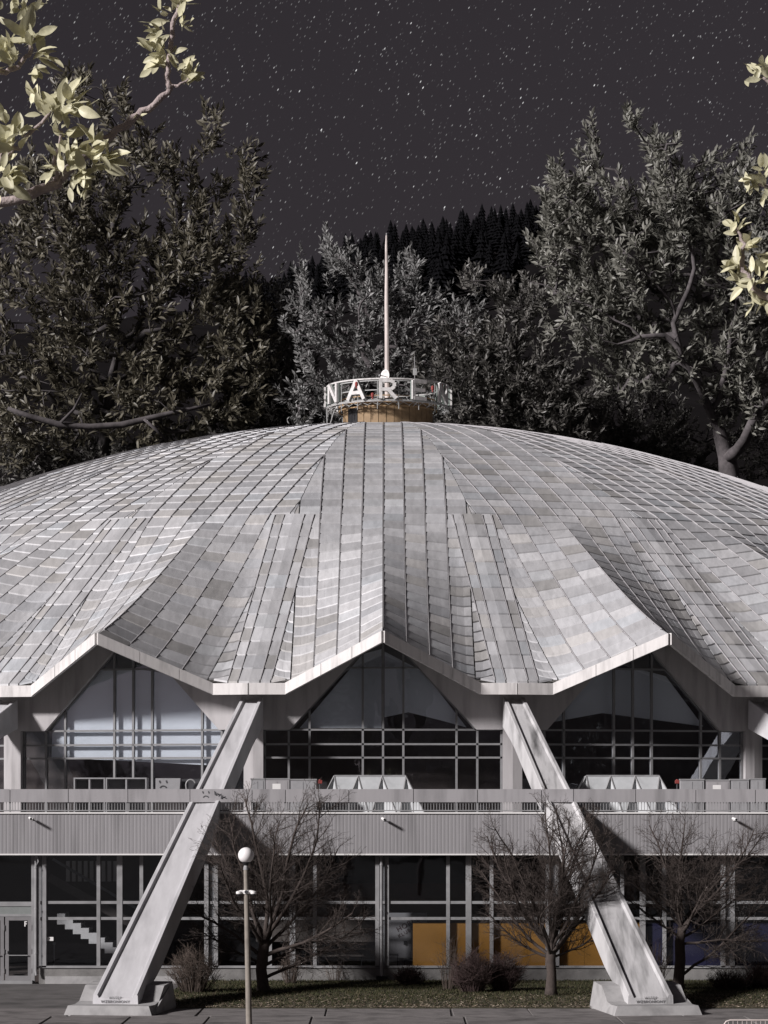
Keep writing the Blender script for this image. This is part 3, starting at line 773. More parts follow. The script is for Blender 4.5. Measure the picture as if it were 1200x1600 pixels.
# boards standing behind the glass
def boards(px0, px1, py0, n, m, name, label, grp):
    xs_ = np.linspace(gx(px0), gx(px1), n + 1)
    for i in range(n):
        b = MB(); b.box((xs_[i]+0.004, YG+0.12+0.006*i, 0.5), (xs_[i+1]-0.004, YG+0.15+0.006*i, fz(py0 + random.uniform(-0.5, 0.5), DG)))
        o = b.build(name, m, None, loc=((xs_[i]+xs_[i+1])/2, YG+0.13, 0.5)); tag(o, label[i], 'board', grp)
boards(645, 1003, 1442, 4, M['orange'], 'orange_board', [
    'orange board behind the glass beside the wall lettering and the dark stool', 'orange board behind the glass above the two dense hedge shrubs',
    'orange board behind the glass beside the upright bare tree trunk', 'orange board behind the glass next to the dark blue boards'], 'orange boards behind the glass')
boards(1007, 1300, 1441, 3, M['blue'], 'blue_board', ['dark blue board behind the glass next to the last orange board', 'dark blue board behind the glass beyond the thin white sapling', 'dark blue board at the end of the row farthest from the orange ones'], 'blue boards behind the glass')

# stairs seen through the glass
stp = thing('staircase', (gx(130), YG+2.5, 0.3), 'pale zigzag staircase with dark banister inside the glazed hall', 'staircase')
a0, a1 = Vector((gx(78), YG+2.2, fz(1424, DG+2))), Vector((gx(192), YG+2.2, fz(1492, DG+2)))
NSP = 9
for i in range(NSP):
    x0 = a0.x + (a1.x-a0.x)*i/NSP; x1 = a0.x + (a1.x-a0.x)*(i+1)/NSP; z = a0.z + (a1.z-a0.z)*(i+0.5)/NSP
    s = MB(); s.box((x0, YG+2.2, z-0.40), (x1, YG+3.6, z)); s.build('step', mat('step_terrazzo', (0.66,0.65,0.64), 0.7) if i == 0 else bpy.data.materials['step_terrazzo'], stp)
s = MB(); s.bar(a0+Vector((-0.3,0.1,1.25)), a1+Vector((0.8,0.1,0.75)), 0.06, 0.32); s.build('banister', mat('banister_board', (0.10,0.085,0.08), 0.7), stp)
s = MB(); s.bar(a0+Vector((-0.3,1.2,1.9)), a1+Vector((0.8,1.2,1.3)), 0.05, 0.10); s.build('handrail', M['frame'], stp)
cw = MB()
for i in range(9): cw.box((gx(84+i*9.6), YG+3.9, fz(1382, DG)), (gx(84+i*9.6)+0.14, YG+4.0, fz(1349, DG)))
cw.build('lit_blinds', mat('blind_fabric', (0.5,0.49,0.49), 0.8), arena)
no = MB(); no.box((gx(74), YG-0.016, fz(1470, DG)), (gx(83.5), YG-0.013, fz(1464, DG))); nt = no.build('notice', M['white'], arena)
nd = MB(); nd.box((gx(76.5), YG-0.0175, fz(1467.5, DG)), (gx(78.5), YG-0.0162, fz(1465.8, DG))); nd.build('notice_print', M['black'], nt)
rp = MB(); rp.box((gx(81.3), YG+0.5, 0.32), (gx(82.7), YG+0.55, fz(1474, DG))); rp.box((gx(80), YG+0.48, fz(1477, DG)), (gx(84), YG+0.56, fz(1473.5, DG)))
tag(rp.build('stand', M['frame'], None, loc=(gx(82), YG+0.5, 0.32)), 'thin metal stand behind the glass under the small white notice', 'stand')
def stool(px, py, lab):
    o = thing('stool', (gx(px), YG+0.6, 0.32), lab, 'stool', 'stools behind the glass'); h = fz(py, DG) - 0.32; x = gx(px)
    s = MB(); s.box((x-0.22, YG+0.4, 0.32+h-0.05), (x+0.22, YG+0.8, 0.32+h)); s.build('seat', M['black'], o)
    for sx in (-1, 1):
        for sy in (0.42, 0.76):
            l_ = MB(); l_.box((x+sx*0.19-0.015, YG+sy-0.015, 0.32), (x+sx*0.19+0.015, YG+sy+0.015, 0.32+h-0.05)); l_.build('leg', M['black'], o)
    b = MB(); b.bar((x-0.19, YG+0.42, 0.32+h*0.45), (x+0.19, YG+0.42, 0.32+h*0.45), 0.02, 0.02); b.build('stretcher', M['black'], o)
stool(613, 1492, 'dark metal stool behind the glass in front of the lettered wall'); stool(641, 1500, 'low dark stool half behind the orange board edge')
def tbl(px, lab):
    o = thing('table', (gx(px), YG+1.6, 0.32), lab, 'table', 'tables in the hall'); x = gx(px); zt = fz(1492, DG+1.6)
    s = MB(); s.box((x-0.45, YG+1.3, zt-0.04), (x+0.45, YG+1.9, zt)); s.build('tabletop', bpy.data.materials['counter_board'], o)
    for sx in (-1, 1):
        l_ = MB(); l_.box((x+sx*0.38-0.02, YG+1.55, 0.32), (x+sx*0.38+0.02, YG+1.65, zt-0.04)); l_.build('leg', M['black'], o)
tbl(512, 'brown table behind the glass nearest the rough dark tree'); tbl(548, 'brown table behind the glass nearest the drainpipe')

# ------------------------------------------------------------------ things on the terrace
def skylight(px0, px1, npk, d, lab, top=1211):
    y = CAM.y + d; x0, x1 = (px0-CX)*d/FPX, (px1-CX)*d/FPX; zt = fz(top, d); zb_ = 5.92; dep = 2.6
    o = thing('skylight', ((x0+x1)/2, y, zb_), lab, 'skylight', 'faceted skylights on the terrace')
    n = npk; w = (x1-x0)/(n+1.0)
    # folded shell: triangular front facets under a flat top
    topx = [x0 + w*(0.75 + i*(n-0.5)/max(1,n)*1.0) for i in range(n+1)]; botx = [x0 + (x1-x0)*i/(n+1) for i in range(n+2)]
    yf, ym = y, y + 0.8
    for i in range(n+1):
        f = MB(); t = (topx[i], ym, zt); a = (botx[i], yf, zb_); b = (botx[i+1], yf, zb_); mid = ((botx[i]+botx[i+1])/2, yf+0.42, zb_)
        f.add([a, b, t, mid], [(0,3,2),(3,1,2)]); f.build('facet', M['skylight'], o)
        if i < n:
            t2 = (topx[i+1], ym, zt); f = MB(); f.add([t, b, t2], [(0,1,2)]); f.build('facet', M['skylight'], o)
    f = MB(); f.add([(topx[0],ym,zt),(topx[-1],ym,zt),(topx[-1],ym+1.2,zt),(topx[0],ym+1.2,zt),(x0,yf,zb_),(x0,yf+dep,zb_),(x1,yf,zb_),(x1,yf+dep,zb_)],
        [(0,1,2,3),(4,0,3,5),(1,6,7,2),(3,2,7,5)]); f.build('shell', M['skylight'], o)
    e = MB()
    for i in range(n+1):
        for bx in (botx[i], botx[i+1]): e.bar((topx[i], ym-0.005, zt), (bx, yf-0.005, zb_), 0.045, 0.04)
    e.bar((topx[0], ym, zt+0.01), (topx[-1], ym, zt+0.01), 0.05, 0.05); e.build('edge_strip', M['steel'], o)
skylight(488, 668, 3, DF + 3.0, 'grey faceted skylight on the terrace below the central window', 1212)
skylight(884, 1068, 3, DF + 3.0, 'grey faceted skylight on the terrace beside the white metal lockers', 1212)
def crate(px0, px1, py, d, m, name, lab, cat, grp, open_=False, extra=None):
    x0, x1 = (px0-CX)*d/FPX, (px1-CX)*d/FPX; y = CAM.y + d; z1 = fz(py, d)
    o = thing(name, ((x0+x1)/2, y, 5.92), lab, cat, grp); b = MB(); t = 0.05
    if open_:
        b.box((x0, y, 5.92), (x0+t, y+0.9, z1-t)); b.box((x1-t, y, 5.92), (x1, y+0.9, z1-t)); b.box((x0, y, z1-t), (x1, y+0.9, z1)); b.box((x0+t, y+0.85, 5.92), (x1-t, y+0.9, z1-t))
        b.build('body', m, o)
        s = MB(); xm = (x0+x1)/2; s.box((xm-0.03, y+0.02, 5.92), (xm+0.03, y+0.85, z1-t)); s.build('divider', m, o)
    else:
        b.box((x0, y, 5.97), (x1, y+0.5, z1-0.05)); b.build('body', m, o)
        s = MB(); s.box((x0-0.02, y-0.02, z1-0.05), (x1+0.02, y+0.52, z1)); s.build('lid', M['steel'], o)
        s = MB(); s.box((x0+0.06, y-0.012, 6.05), ((x0+x1)/2-0.01, y, z1-0.1)); s.build('door', m, o); s = MB(); s.box(((x0+x1)/2+0.01, y-0.012, 6.05), (x1-0.06, y, z1-0.1)); s.build('door', m, o)
        if extra:
            s = MB(); s.box((x0+0.25, y-0.016, z1-0.42), (x0+0.55, y-0.0125, z1-0.2)); s.build('notice', M['white'], o)
    return o
crate(115, 164, 1215, DF+2, M['cabinet'], 'shelter_frame', 'open grey frame hut on the terrace beside the pale window', 'hut', 'huts on the terrace', True)
crate(165, 229, 1215, DF+2, M['cabinet'], 'shelter_frame', 'open grey frame hut on the terrace next to the sprayed sheet', 'hut', 'huts on the terrace', True)
crate(392, 414, 1216, DF+2, M['cabinet'], 'locker', 'dark grey locker on the terrace behind the bare tree top', 'locker', 'metal lockers on the terrace')
crate(415, 452, 1216, DF+2, M['railpanel'], 'locker', 'pale locker with small notice beside the central skylight', 'locker', 'metal lockers on the terrace', extra=True)
crate(454, 494, 1217, DF+2, M['cabinet'], 'locker', 'grey locker standing against the central skylight', 'locker', 'metal lockers on the terrace')
crate(1064, 1100, 1217, DF+2, M['cabinet'], 'locker', 'grey locker standing by the red lamp of the terrace', 'locker', 'metal lockers on the terrace')
crate(1103, 1140, 1218, DF+2, M['railpanel'], 'locker', 'pale locker with small white notice past the grey locker', 'locker', 'metal lockers on the terrace', extra=True)
crate(1142, 1170, 1217, DF+2, M['cabinet'], 'locker', 'narrow grey locker at the end of the terrace row', 'locker', 'metal lockers on the terrace')
crate(1173, 1196, 1216, DF+2, M['cabinet'], 'locker', 'last slim grey locker below the window edge', 'locker', 'metal lockers on the terrace')
for px, lab in ((500, 'red warning lamp on a short post by the central skylight'), (1058, 'red warning lamp on a short post by the grey lockers')):
    d = DF + 1.4; c = P(px, 1222, d); o = thing('warning_lamp', (c.x, c.y, 5.92), lab, 'lamp', 'red warning lamps on the terrace')
    s = MB(); s.tube([(c.x, c.y, 5.92), (c.x, c.y, c.z-0.05)], 0.03, 8); s.build('post', M['darkmetal'], o)
    s = MB(); s.box((c.x-0.075, c.y-0.06, c.z-0.05), (c.x+0.075, c.y+0.06, c.z+0.07)); s.lathe([(0.05,0.07),(0.035,0.10)], (c.x, c.y, c.z), 10); s.build('lamp_head', M['red'], o)
d = DF + 1.8; o = thing('sprayed_sheet', P(263, 1235, d), 'grey metal sheet with a sprayed sad face leaning on the terrace', 'sheet')
s = MB(); s.add([P(243,1240,d), P(280,1240,d), P(282,1216,d), P(243,1216,d), P(243,1240,d+0.06), P(280,1240,d+0.06), P(282,1216,d+0.06), P(243,1216,d+0.06)], [(0,1,2,3),(7,6,5,4),(0,4,5,1),(1,5,6,2),(2,6,7,3),(3,7,4,0)]); sb = s.build('sheet_panel', M['cabinet'], o)
sad_face(sb, P(255, 1226, d-0.01), 0.95)
d = DF + 1.8; o = thing('hoop_rack', P(298, 1235, d), 'dark board with a bent pale tube hoop beside the strut', 'rack')
s = MB(); s.add([P(283,1240,d+.2), P(320,1240,d+.2), P(320,1217,d+.2), P(284,1217,d+.2), P(283,1240,d+0.26), P(320,1240,d+0.26), P(320,1217,d+0.26), P(284,1217,d+0.26)], [(0,1,2,3),(7,6,5,4),(0,4,5,1),(1,5,6,2),(2,6,7,3),(3,7,4,0)]); s.build('board', M['darkmetal'], o)
s = MB(); s.tube([P(292+ 0,1240,d)] + [P(298 - 7.5*math.cos(a), 1227 - 9*math.sin(a), d) for a in np.linspace(-0.3, 2.7, 12)], 0.03, 6); s.build('hoop', M['steel'], o)

# wall cameras on the cladding
for px, py, lab in ((50,1280,'small security camera on the cladding above the entrance doors'), (600,1281,'small security camera on the cladding above the drainpipe'), (1147,1281,'small security camera on the cladding above the blue boards')):
    c = P(px, py, DF); o = thing('security_camera', (c.x, YF, c.z), lab, 'camera', 'security cameras on the cladding')
    s = MB(); s.box((c.x-0.04, YF-0.03, c.z-0.04), (c.x+0.04, YF, c.z+0.04)); s.tube([(c.x, YF-0.03, c.z), (c.x, YF-0.22, c.z+0.02)], 0.018, 6); s.build('bracket', M['white'], o)
    s = MB(); s.tube([(c.x-0.06, YF-0.16, c.z+0.05), (c.x+0.02, YF-0.46, c.z+0.01)], 0.05, 10); s.build('body', M['white'], o)
    s = MB(); s.tube([(c.x+0.0195, YF-0.459, c.z+0.0105), (c.x+0.023, YF-0.47, c.z+0.009)], 0.04, 10); s.build('lens', M['black'], o)

# ------------------------------------------------------------------ lantern, sign ring, mast
LX = 0.26
lan = MB(); lan.lathe([(2.32, 25.4), (2.32, 27.75)], (LX, 0, 0), 40); lant = lan.build('lantern', M['ochre'], arena)
for i in range(36):
    a = 2*math.pi*i/36 + 0.05
    if math.sin(a) > 0.25: continue
    c = MB(); dx, dy = math.cos(a), math.sin(a)
    px = CX + (LX + 2.35*dx)*29.4
    dark = 545 < px < 563 and dy < 0
    w = 2*math.pi*2.34/36*0.5 - 0.012; t_ = Vector((-dy, dx, 0)); n_v = Vector((dx, dy, 0)); cc = Vector((LX, 0, 0)) + n_v*2.33
    z0, z1 = 25.6, 27.5
    c.add([cc - t_*w + Vector((0,0,z0)), cc + t_*w + Vector((0,0,z0)), cc + t_*w + Vector((0,0,z1)), cc - t_*w + Vector((0,0,z1))] +
          [cc - t_*w + n_v*0.05 + Vector((0,0,z0)), cc + t_*w + n_v*0.05 + Vector((0,0,z0)), cc + t_*w + n_v*0.05 + Vector((0,0,z1)), cc - t_*w + n_v*0.05 + Vector((0,0,z1))],
          [(4,5,6,7),(0,4,7,3),(5,1,2,6),(7,6,2,3),(0,1,5,4)])
    c.build('lantern_board' if not dark else 'lantern_opening', M['black'] if dark else M['ochre'], lant)
dk = MB()
def ring(mb, r, z, tr_, n=48, seg=6, c=(LX, 0)):
    for i in range(n):
        a, b = 2*math.pi*i/n, 2*math.pi*(i+1)/n
        mb.bar((c[0]+r*math.cos(a), c[1]+r*math.sin(a), z), (c[0]+r*math.cos(b), c[1]+r*math.sin(b), z), tr_, tr_)
dk.lathe([(2.2, 27.5), (2.62, 27.5), (2.62, 27.62), (2.2, 27.62)], (LX,0,0), 48, caps=False); ring(dk, 2.60, 27.30, 0.06); ring(dk, 2.55, 27.85, 0.05)
dk.build('gallery', M['ochre2'], lant)

sign = thing('rooftop_sign', (LX, 0, 27.6), 'ring of white steel letters spelling ARENA around the roof lantern', 'sign')
RS, ZS0, ZS1 = 3.22, 27.50, 28.55
lt = MB()
for z, r in ((ZS0, RS+0.05), (ZS0+0.12, RS-0.25), (ZS1+0.05, RS), (ZS1-0.5, RS-0.1), (ZS1+0.02, RS-0.3)): ring(lt, r, z, 0.05)
for i in range(36):
    a = 2*math.pi*i/36; b = 2*math.pi*(i+1)/36
    p = lambda r, an, z: (LX + r*math.cos(an), r*math.sin(an), z)
    lt.bar(p(RS-0.28, a, ZS0+0.1), p(RS-0.28, b, ZS1), 0.03, 0.03) if i % 3 == 0 else None
    lt.bar(p(RS-0.28, a, ZS0+0.12), p(RS, a, ZS0), 0.035, 0.035); lt.bar(p(RS, a, ZS0), p(RS-0.3, b, ZS0+0.12), 0.025, 0.025)
    lt.bar(p(RS, a, ZS0-0.25), p(RS-0.2, b, ZS0+0.1), 0.022, 0.022); lt.bar(p(RS-0.1, b, ZS0-0.2), p(RS, a, ZS0+0.02), 0.022, 0.022)
    if i % 2 == 0: lt.bar(p(RS-0.02, a, ZS0-0.45), p(RS-0.02, a, ZS1+0.05), 0.035, 0.035); lt.bar(p(2.6, a, 27.3), p(RS-0.02, a, ZS0), 0.03, 0.03)
tag(lt.build('lattice', M['lattice'], sign), kind=None)
r1 = MB(); ring(r1, RS+0.02, ZS1+0.07, 0.07); r1.build('top_ring', M['signwhite'], sign)
r1 = MB(); ring(r1, RS+0.02, ZS0-0.03, 0.06); r1.build('bottom_ring', M['signwhite'], sign)
def letter_bars(ch):
    H, Wd = 0.95, 0.74; s = []
    if ch == 'N': s = [((-.37,0),(-.37,1)), ((.37,0),(.37,1)), ((-.37,1),(.37,0))]
    if ch == 'A': s = [((-.45,0),(0,1)), ((0,1),(.45,0)), ((-.26,.36),(.26,.36))]
    if ch == 'E': s = [((-.36,0),(-.36,1)), ((-.36,.94),(.34,.94)), ((-.36,.5),(.26,.5)), ((-.36,.06),(.34,.06))]
    if ch == 'R': s = [((-.36,0),(-.36,1)), ((-.36,.94),(.12,.94)), ((.12,.94),(.30,.83)), ((.30,.83),(.31,.62)), ((.31,.62),(.14,.48)), ((.14,.48),(-.36,.48)), ((.0,.48),(.40,0))]
    return s
seq = 'AREN'
for i in range(12):
    a = -math.pi/2 + (i)*math.pi/6; ch = seq[(i + 1) % 4]
    l_ = MB(); rad = Vector((math.cos(a), math.sin(a), 0)); tan_ = Vector((-math.sin(a), math.cos(a), 0)); c0 = Vector((LX, 0, ZS0+0.06)) + rad*(RS+0.10)
    for q, (p0, p1) in enumerate(letter_bars(ch)):
        f = lambda p_: c0 + tan_*p_[0]*1.08 + Vector((0,0,p_[1]*1.0)) + rad*0.004*q
        l_.bar(f(p0), f(p1), 0.18, 0.16, up=tuple(rad))
    o = l_.build('letter', M['signwhite'], sign)
    sd = MB()
    for q, (p0, p1) in enumerate(letter_bars(ch)):
        f = lambda p_: c0 - rad*0.085 + tan_*p_[0]*1.08 + Vector((0,0,p_[1]*1.0)) + rad*0.004*q
        sd.bar(f(p0), f(p1), 0.20, 0.10, up=tuple(rad))
    sd.build('letter_back', M['signgreen'], o)
for px, py, dd in ((557,600,145.6),(582,617,145.9),(676,606,146.2),(690,603,147.6)):
    c = P(px, py, dd); b = MB(); b.lathe([(0.04,-0.22),(0.04,-0.12),(0.085,-0.10),(0.085,0.05),(0.06,0.10),(0.02,0.12)], c, 10); 
    o = b.build('beacon', M['red'], sign, smooth=False)
for px0, py0, px1, py1 in ((510,640,511,662),(522,642,516,662)):
    b = MB(); b.bar(P(px0,py0,148), P(px1,py1,147), 0.04, 0.04); b.build('stay', M['lattice'], sign)

mst = thing('mast', (0.34, 0.6, 27.7), 'tall slim pale pole rising from the roof lantern', 'mast'); d = 149.5
s = MB(); pts = [P(605.5,628,d), P(605,600,d), P(604.8,540,d), P(604,470,d), P(604.2,420,d), P(603.6,385,d), P(603.8,368,d)]
s.tube(pts, [0.145,0.14,0.13,0.11,0.09,0.07,0.045], 10); s.build('pole', M['mast'], mst)
s = MB(); s.tube([P(603.8,369,d), P(603.8,364,d)], 0.03, 6); s.build('tip', M['steel'], mst)
ds = thing('satellite_dish', P(601, 587, 148.6), 'white round dish fixed on the foot of the roof pole', 'dish'); c = P(601, 588, 148.6)
s = MB(); ax = Vector((-0.75,-0.65,0.05)).normalized(); u_ = ax.orthogonal().normalized(); v_ = ax.cross(u_); vs=[]; fs=[]
for i, (rr, h) in enumerate(((0.06,0.0),(0.16,0.03),(0.28,0.09),(0.36,0.16),(0.37,0.15),(0.28,0.07),(0.12,0.0))):
    for j in range(18):
        a = 2*math.pi*j/18; vs.append(c + (u_*math.cos(a)+v_*math.sin(a))*rr - ax*(0.16-h) )
for i in range(6):
    for j in range(18): fs.append((i*18+j, i*18+(j+1)%18, (i+1)*18+(j+1)%18, (i+1)*18+j))
s.add(vs, fs); s.build('reflector', M['white'], ds, smooth=True)
s = MB(); s.tube([c - ax*0.1, c + ax*0.32], 0.025, 6); s.tube([c + ax*0.28, c + ax*0.38], 0.06, 8); s.build('feed_arm', M['steel'], ds)
an = thing('roof_antenna', P(648.5, 610, 148), 'thin comb antenna standing behind the letter E', 'antenna')
s = MB(); s.tube([P(648,622,148), P(648,557,148)], 0.022, 6); s.build('pole', M['steel'], an)
s = MB()
for py, w in ((592.5,12),(596,14),(599.5,10)): s.bar(P(648-w,py-1.5,148), P(648+w,py+1.0,148), 0.025, 0.025)
s.bar(P(637,597,148), P(662,599,147.4), 0.03, 0.03); s.build('comb', M['lattice'], an)
s = MB(); s.box(tuple(P(645.2,586,148.1)), tuple(P(652,575,148.0) + Vector((0,0.2,0)))); s.build('box', M['lattice'], an)

# ------------------------------------------------------------------ street lamp with two camera domes
dl = 78.0; base = P(389.5, 1255 + 6.5*FPX/dl, dl); base.z = 0.0
lp = thing('street_lamp', base, 'street lamp with white globe and two dome cameras on its concrete post', 'street lamp')
tp = P(384.3, 1358, dl)
s = MB(); s.tube([base, base + (tp-base)*0.5, tp], [0.088, 0.078, 0.066], 14); s.build('post', M['post'], lp, smooth=False)
up_ = (tp - base).normalized()
s = MB(); s.tube([tp - up_*0.02, tp + up_*0.06, tp + up_*0.10, tp + up_*0.24], [0.075, 0.068, 0.05, 0.028], 12); s.build('neck', M['steel'], lp)
gcz = P(384.4, 1336.3, dl)
s = MB(); s.lathe([(0.03,-0.32),(0.06,-0.27),(0.115,-0.20),(0.12,-0.175)], gcz, 16); s.build('collar', M['black'], lp)
s = MB(); s.lathe([(0.222*math.sin(a), -0.222*math.cos(a)) for a in np.linspace(0.56, math.pi-0.02, 18)], gcz, 28); s.build('globe', M['globe'], lp, smooth=True)
for sx in (-1, 1):
    c = P(384.8, 1394.5, dl); s = MB(); e = c + Vector((sx*0.20, -0.05, -0.005))
    s.tube([c + Vector((sx*0.05,-0.04,0.01)), c + Vector((sx*0.14,-0.05,0.035)), e + Vector((0,0,0.025))], [0.05, 0.035, 0.035], 8); arm = s.build('camera_arm', M['white'], lp)
    s = MB(); s.lathe([(0.03,0.05),(0.08,0.035),(0.085,-0.02),(0.075,-0.035)][::-1], e, 14); s.build('camera_housing', M['white'], arm)
    s = MB(); s.lathe([(0.01,-0.095),(0.045,-0.08),(0.062,-0.05),(0.064,-0.03)], e, 12); s.build('camera_dome', M['black'], arm)
s = MB(); c = P(384.9, 1393.5, dl); s.lathe([(0.10,-0.055),(0.105,-0.04),(0.105,0.04),(0.095,0.05)], c, 14); s.build('clamp_band', M['white'], lp)
s = MB(); s.tube([c + Vector((0,-0.10,0)), c + Vector((0,-0.112,0))], 0.05, 12); s.build('junction_cap', M['darkmetal'], lp)

# crowd barrier at the pavement edge
db = 69.0; bo = thing('crowd_barrier', (P(1165,1600,db).x, CAM.y+db, 0.0), 'galvanised crowd barrier with rounded top standing on the pavement', 'barrier')
zt = fz(1594, db)
def barrier(px0, px1, sk):
    s = MB(); a, b = P(px0,1594,db).x, P(px1,1594,db).x; y0, y1 = CAM.y+db, CAM.y+db+sk
    c = [(a, y0, 0.15), (a, y0, zt-0.12), (a+0.06, y0, zt-0.03), (a+0.16, y0, zt), (b-0.16, y1, zt), (b-0.06, y1, zt-0.03), (b, y1, zt-0.12), (b, y1, 0.15), (a, y0, 0.15)]
    s.tube(c, 0.019, 8); s.build('rail_frame', M['mast'], bo)
    n = int((b-a)/0.11)
    s = MB()
    for i in range(1, n): 
        t = i/n; s.tube([(a+(b-a)*t, y0+(y1-y0)*t, 0.15), (a+(b-a)*t, y0+(y1-y0)*t, zt-0.015)], 0.007, 5)
    s.build('bars', M['mast'], bo)
    for x, y in ((a+0.25, y0), (b-0.25, y1)):
        s = MB(); s.bar((x, y-0.3, 0.06), (x, y+0.3, 0.06), 0.04, 0.04); s.bar((x, y, 0.06), (x, y, 0.16), 0.04, 0.04); s.build('foot', M['mast'], bo)
barrier(1131, 1275, 0.0)

# ------------------------------------------------------------------ plants
def grow(trunk, tips, step=0.9, rt=0.05, expo=0.45, wob=0.12, lift=0.0, back=0.35, limbs=()):
    """nearest-attachment skeleton: returns chains of node ids, positions and radii"""
    pos = []; par = []
    for i, p in enumerate(trunk): pos.append(np.array(p, float)); par.append(i - 1)
    nt = len(trunk); chains = [list(range(nt))]; root = pos[nt-1]
    for lb in limbs:
        j = min(range(len(pos)), key=lambda q: np.linalg.norm(pos[q] - lb[0])); ch = [j]
        for p in lb: pos.append(np.array(p, float)); par.append(ch[-1]); ch.append(len(pos) - 1)
        chains.append(ch)
    nl_ = len(limbs); n0 = nt; nt = len(pos)
    tips = sorted([np.array(t, float) for t in tips], key=lambda t: np.linalg.norm(t - root))
    arr = np.zeros((60000, 3)); arr[:nt] = np.array(pos); cnt = nt; depth = np.zeros(60000)
    for t in tips:
        lo = max(0, n0 // 2)
        dd = np.linalg.norm(arr[lo:cnt] - t, axis=1) + back * np.maximum(0, arr[lo:cnt, 2] - t[2]) + lift * depth[lo:cnt]
        j = lo + int(np.argmin(dd)); a = arr[j].copy(); L = np.linalg.norm(t - a)
        n = max(2, int(L / step)); ch = [j]
        pd = arr[j] - arr[par[j]] if par[j] >= 0 else np.array([0, 0, 1.0]); pd = pd / (np.linalg.norm(pd) + 1e-9)
        ctrl = a + pd * L * 0.35 + np.array([0, 0, -lift * 0])
        for i in range(1, n + 1):
            s = i / n; q = (1-s)**2 * a + 2*s*(1-s) * ctrl + s*s * t
            if i < n: q = q + rng.normal(0, wob, 3) * min(1.0, L / 4)
            arr[cnt] = q; par.append(ch[-1]); depth[cnt] = depth[ch[-1]] + L / n; ch.append(cnt); cnt += 1
        chains.append(ch)
    load = np.zeros(cnt)
    for ch in chains[1+nl_:]: load[ch[-1]] += 1
    for i in range(cnt - 1, 0, -1): load[par[i]] += load[i]
    rad = rt * np.maximum(load, 0.6) ** expo
    return arr[:cnt], rad, chains, load
def skeleton_mesh(A, rad, chains, sel, sides=(8, 5, 3)):
    mb = MB()
    for ci, ch in enumerate(chains):
        if not sel(ci, ch): continue
        pts = [A[i] for i in ch]; rr = [rad[i] for i in ch]
        if ci > 0: rr[0] = rr[1]
        rr[-1] = max(rr[-1]*0.6, 0.004)
        mx = max(rr); n = sides[0] if ci == 0 else sides[1] if mx > rad.max()*0.25 else sides[2]
        mb.tube(pts, rr, n, caps=(ci == 0))
    return mb
LEAF = np.array([(0,0,0),(0.135,0.28,0.05),(0.15,0.62,0.03),(0,1.0,-0.12),(-0.15,0.62,0.03),(-0.135,0.28,0.05),(0,0.5,-0.02)])
LEAFF = [(0,1,6),(1,2,6),(2,3,6),(3,4,6),(4,5,6),(5,0,6)]
def leaf_data(name, m, seed):
    r_ = np.random.default_rng(seed); v = LEAF + r_.normal(0, 0.02, LEAF.shape); me = bpy.data.meshes.new(name)
    me.from_pydata([tuple(x) for x in v], [], LEAFF)
    ca = me.color_attributes.new('tint', 'FLOAT_COLOR', 'CORNER'); ca.data.foreach_set('color', np.ones(len(me.loops)*4, np.float32))
    me.materials.append(m); return me
def leaf_frames(dirs, size):
    """rotation-scale matrices (n,3,3): y along the leaf, z its upper face, turned to the sky"""
    y = dirs / np.linalg.norm(dirs, axis=1, keepdims=True)
    up = np.tile(np.array([-0.3, -0.5, 0.85]), (len(y), 1)) + rng.normal(0, 0.6, y.shape)
    x = np.cross(y, up); x /= np.linalg.norm(x, axis=1, keepdims=True) + 1e-9; z = np.cross(x, y)
    return np.stack([x, y, z], axis=2) * size[:, None, None]
def leaves_mesh(name, m, pos, frames, tint, parent):
    o0 = np.array(world_origin(parent)); n = len(pos)
    v = np.einsum('nij,kj->nki', frames, LEAF) + (pos - o0)[:, None, :]
    me = bpy.data.meshes.new(name); nv, nf = len(LEAF), len(LEAFF)
    me.vertices.add(n*nv); me.vertices.foreach_set('co', v.reshape(-1).astype(np.float32))
    idx = (np.array(LEAFF)[None] + (np.arange(n)*nv)[:, None, None]).reshape(-1)
    me.loops.add(len(idx)); me.loops.foreach_set('vertex_index', idx.astype(np.int32))
    me.polygons.add(n*nf); me.polygons.foreach_set('loop_start', np.arange(0, n*nf*3, 3, dtype=np.int32))
    me.update(calc_edges=True)
    ca = me.color_attributes.new('tint', 'FLOAT_COLOR', 'CORNER')
    c = np.ones((n, nf*3, 4), np.float32); c[:, :, :3] = tint[:, None, None] if tint.ndim == 1 else tint[:, None, :]
    ca.data.foreach_set('color', c.ravel()); me.materials.append(m)
    ob = bpy.data.objects.new(name, me); put(ob, parent); ORIG[ob] = Vector(o0); return ob

